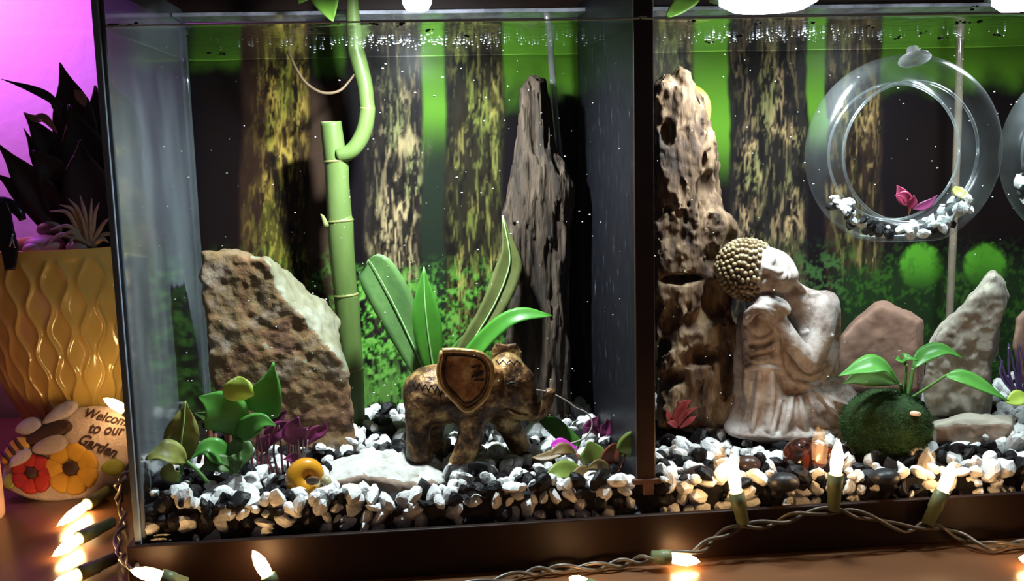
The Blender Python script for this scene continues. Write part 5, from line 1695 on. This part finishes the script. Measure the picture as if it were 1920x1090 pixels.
def letters(txt, p0, p1, size, name='lettering'):
    """hand-cut lettering lying on the plaque between two photo pixels"""
    cu = bpy.data.curves.new(name, 'FONT')
    cu.body = txt
    cu.size = 1.0
    cu.shear = .25
    cu.offset = .012
    cu.extrude = .04
    to = bpy.data.objects.new('tmp', cu)
    COL.objects.link(to)
    dg = bpy.context.evaluated_depsgraph_get()
    me = bpy.data.meshes.new_from_object(to.evaluated_get(dg))
    v = np.array([w.co[:] for w in me.vertices])
    f = [tuple(q.vertices) for q in me.polygons]
    bpy.data.objects.remove(to)
    bpy.data.meshes.remove(me)
    a_, b2 = puv(*p0), puv(*p1)
    ex = (b2 - a_) / (v[:, 0].max() - v[:, 0].min())
    ey = np.array([-ex[1], ex[0]]) / np.linalg.norm(ex) * size
    x0 = v[:, 0].min()
    P_ = np.array([pw_(a_ + ex * (q[0] - x0) + ey * q[1], .05 + q[2] * .9) for q in v])
    obj(name, (P_, f), MAT['ink'], pq, False)


letters('Welcome', (158, 782), (248, 802), 1.05)
letters('to our', (166, 812), (232, 818), 1.25)
letters('Garden', (146, 832), (214, 860), 1.25)

# ------------------------------------------------------------------ string of fairy lights
MAT['wire'] = flat('twisted_brown_wire', (.10, .078, .055), .3, spec=.6)
MAT['socket'] = M('olive_plastic_socket', [(.13, .16, .075), (.18, .21, .10)], .8, .4)
MAT['bulb'] = emitter('lit_bulb', (1.0, .58, .24), 40.0)
MAT['bulb_glass'] = glass('bulb_tip_glass', .5, .06, .05, (1, .95, .85))
sl = thing('string_lights', 'string of warm fairy lights on twisted wire along the tank front', 'string lights', at(1000, 1086, Z=ZT))


def twisted(path, r=.125, sep=.20, turns=None, n=None):
    L_ = sum(np.linalg.norm(np.array(path[i + 1]) - np.array(path[i])) for i in range(len(path) - 1))
    n = n or int(L_ * 9) + 12
    turns = turns or L_ / 4.4
    P_ = spline(np.array(path), n)
    T, U, W = frames(P_)
    ph = np.linspace(0, 2 * np.pi * turns, n)
    for s_ in (0, math.pi):
        Q = P_ + sep * (np.cos(ph + s_)[:, None] * U + np.sin(ph + s_)[:, None] * W)
        obj('wire', tube(Q, r, n, 7, False), MAT['wire'], sl)


def lamp_bulb(p, q, tip, r=.47):
    """socket from p to q, bulb from q to tip"""
    p, q, tip = map(lambda t: np.array(t, float), (p, q, tip))
    L_ = np.linalg.norm(q - p)
    ax = norm(q - p)
    so = obj('socket', lathe([(.02, 0), (r * .82, 0), (r * .86, L_ * .45), (r * .98, L_ * .47), (r, L_), (r * .72, L_ + .01), (r * .7, L_ - .25), (.02, L_ - .25)], p, 20, ax), MAT['socket'], sl)
    Lb = np.linalg.norm(tip - q)
    ab = norm(tip - q)
    bo = obj('bulb', lathe([(.02, -.15), (.30, -.1), (.38, Lb * .25), (.36, Lb * .5), (.20, Lb * .75), (.04, Lb * .86), (.02, Lb * .88)], q, 18, ab), MAT['bulb'], so, label='glowing warm bulb')
    obj('bulb_tip', lathe([(.02, Lb * .80), (.09, Lb * .84), (.03, Lb * 1.0), (.01, Lb * 1.02)], q, 10, ab), MAT['bulb_glass'], so)


ZL, ZW = ZT + .55, ZT + .38
T_ = lambda px, py, z=ZL: at(px, py, Z=z)
# along the left end
twisted([at(252, 862, 13), at(240, 886, 12), at(222, 908, 11.5), T_(224, 940), T_(233, 975), T_(221, 1010), T_(228, 1044), at(240, 1056, .2), at(262, 1070, -1.6), at(300, 1086, -2.0), at(340, 1098, -2.2), at(420, 1110, -2.4), T_(560, 1118, ZW), T_(760, 1112, ZW), T_(900, 1095, ZW), T_(985, 1076, ZW), T_(1040, 1068, ZW), T_(1120, 1063, ZW), T_(1180, 1054, ZW + .1), at(1226, 1046, -2.1)])
lamp_bulb(T_(201, 921, ZL + .1), T_(163, 946), T_(100, 992, ZL - .1))
lamp_bulb(T_(211, 979, ZL + .1), T_(148, 1010), T_(92, 1048, ZL - .1))
lamp_bulb(T_(214, 1047, ZL + .1), T_(146, 1078), T_(84, 1108, ZL - .1))
lamp_bulb(at(350, 1096, -2.2), at(302, 1082, -2.4), at(236, 1068, -2.6))
lamp_bulb(at(516, 1106, -2.4), at(502, 1080, -2.3), at(470, 1026, -2.1))
lamp_bulb(at(262, 790, 18.5), at(236, 770, 18.6), at(188, 744, 19.2))
# along the front rim
YW = -1.35
twisted([at(1226, 1046, -2.1), at(1300, 1036, YW - .6), at(1340, 1010, YW), at(1390, 988, YW), at(1450, 982, YW), at(1500, 966, YW), at(1565, 958, YW), at(1620, 968, YW), at(1700, 992, YW), at(1745, 986, YW), at(1800, 1006, YW), T_(1860, 1024, ZW + .1), T_(1920, 1020, ZW), T_(2000, 1026, ZW)])
lamp_bulb(at(1393, 980, YW), at(1380, 922, YW - .1), at(1370, 842, YW - .2))
lamp_bulb(at(1563, 956, YW), at(1567, 889, YW - .1), at(1573, 815, YW - .2))
lamp_bulb(at(1739, 982, YW), at(1768, 921, YW - .1), at(1790, 858, YW - .2))
lamp_bulb(at(1222, 1045, -2.0), at(1258, 1046, -2.1), at(1320, 1055, -2.2))
lamp_bulb(T_(1130, 1112), T_(1104, 1100), T_(1062, 1082))
lamp_bulb(T_(1990, 1060), T_(1955, 1054), T_(1904, 1046))  # added bulb standing for a warm bulb reflection in the tabletop
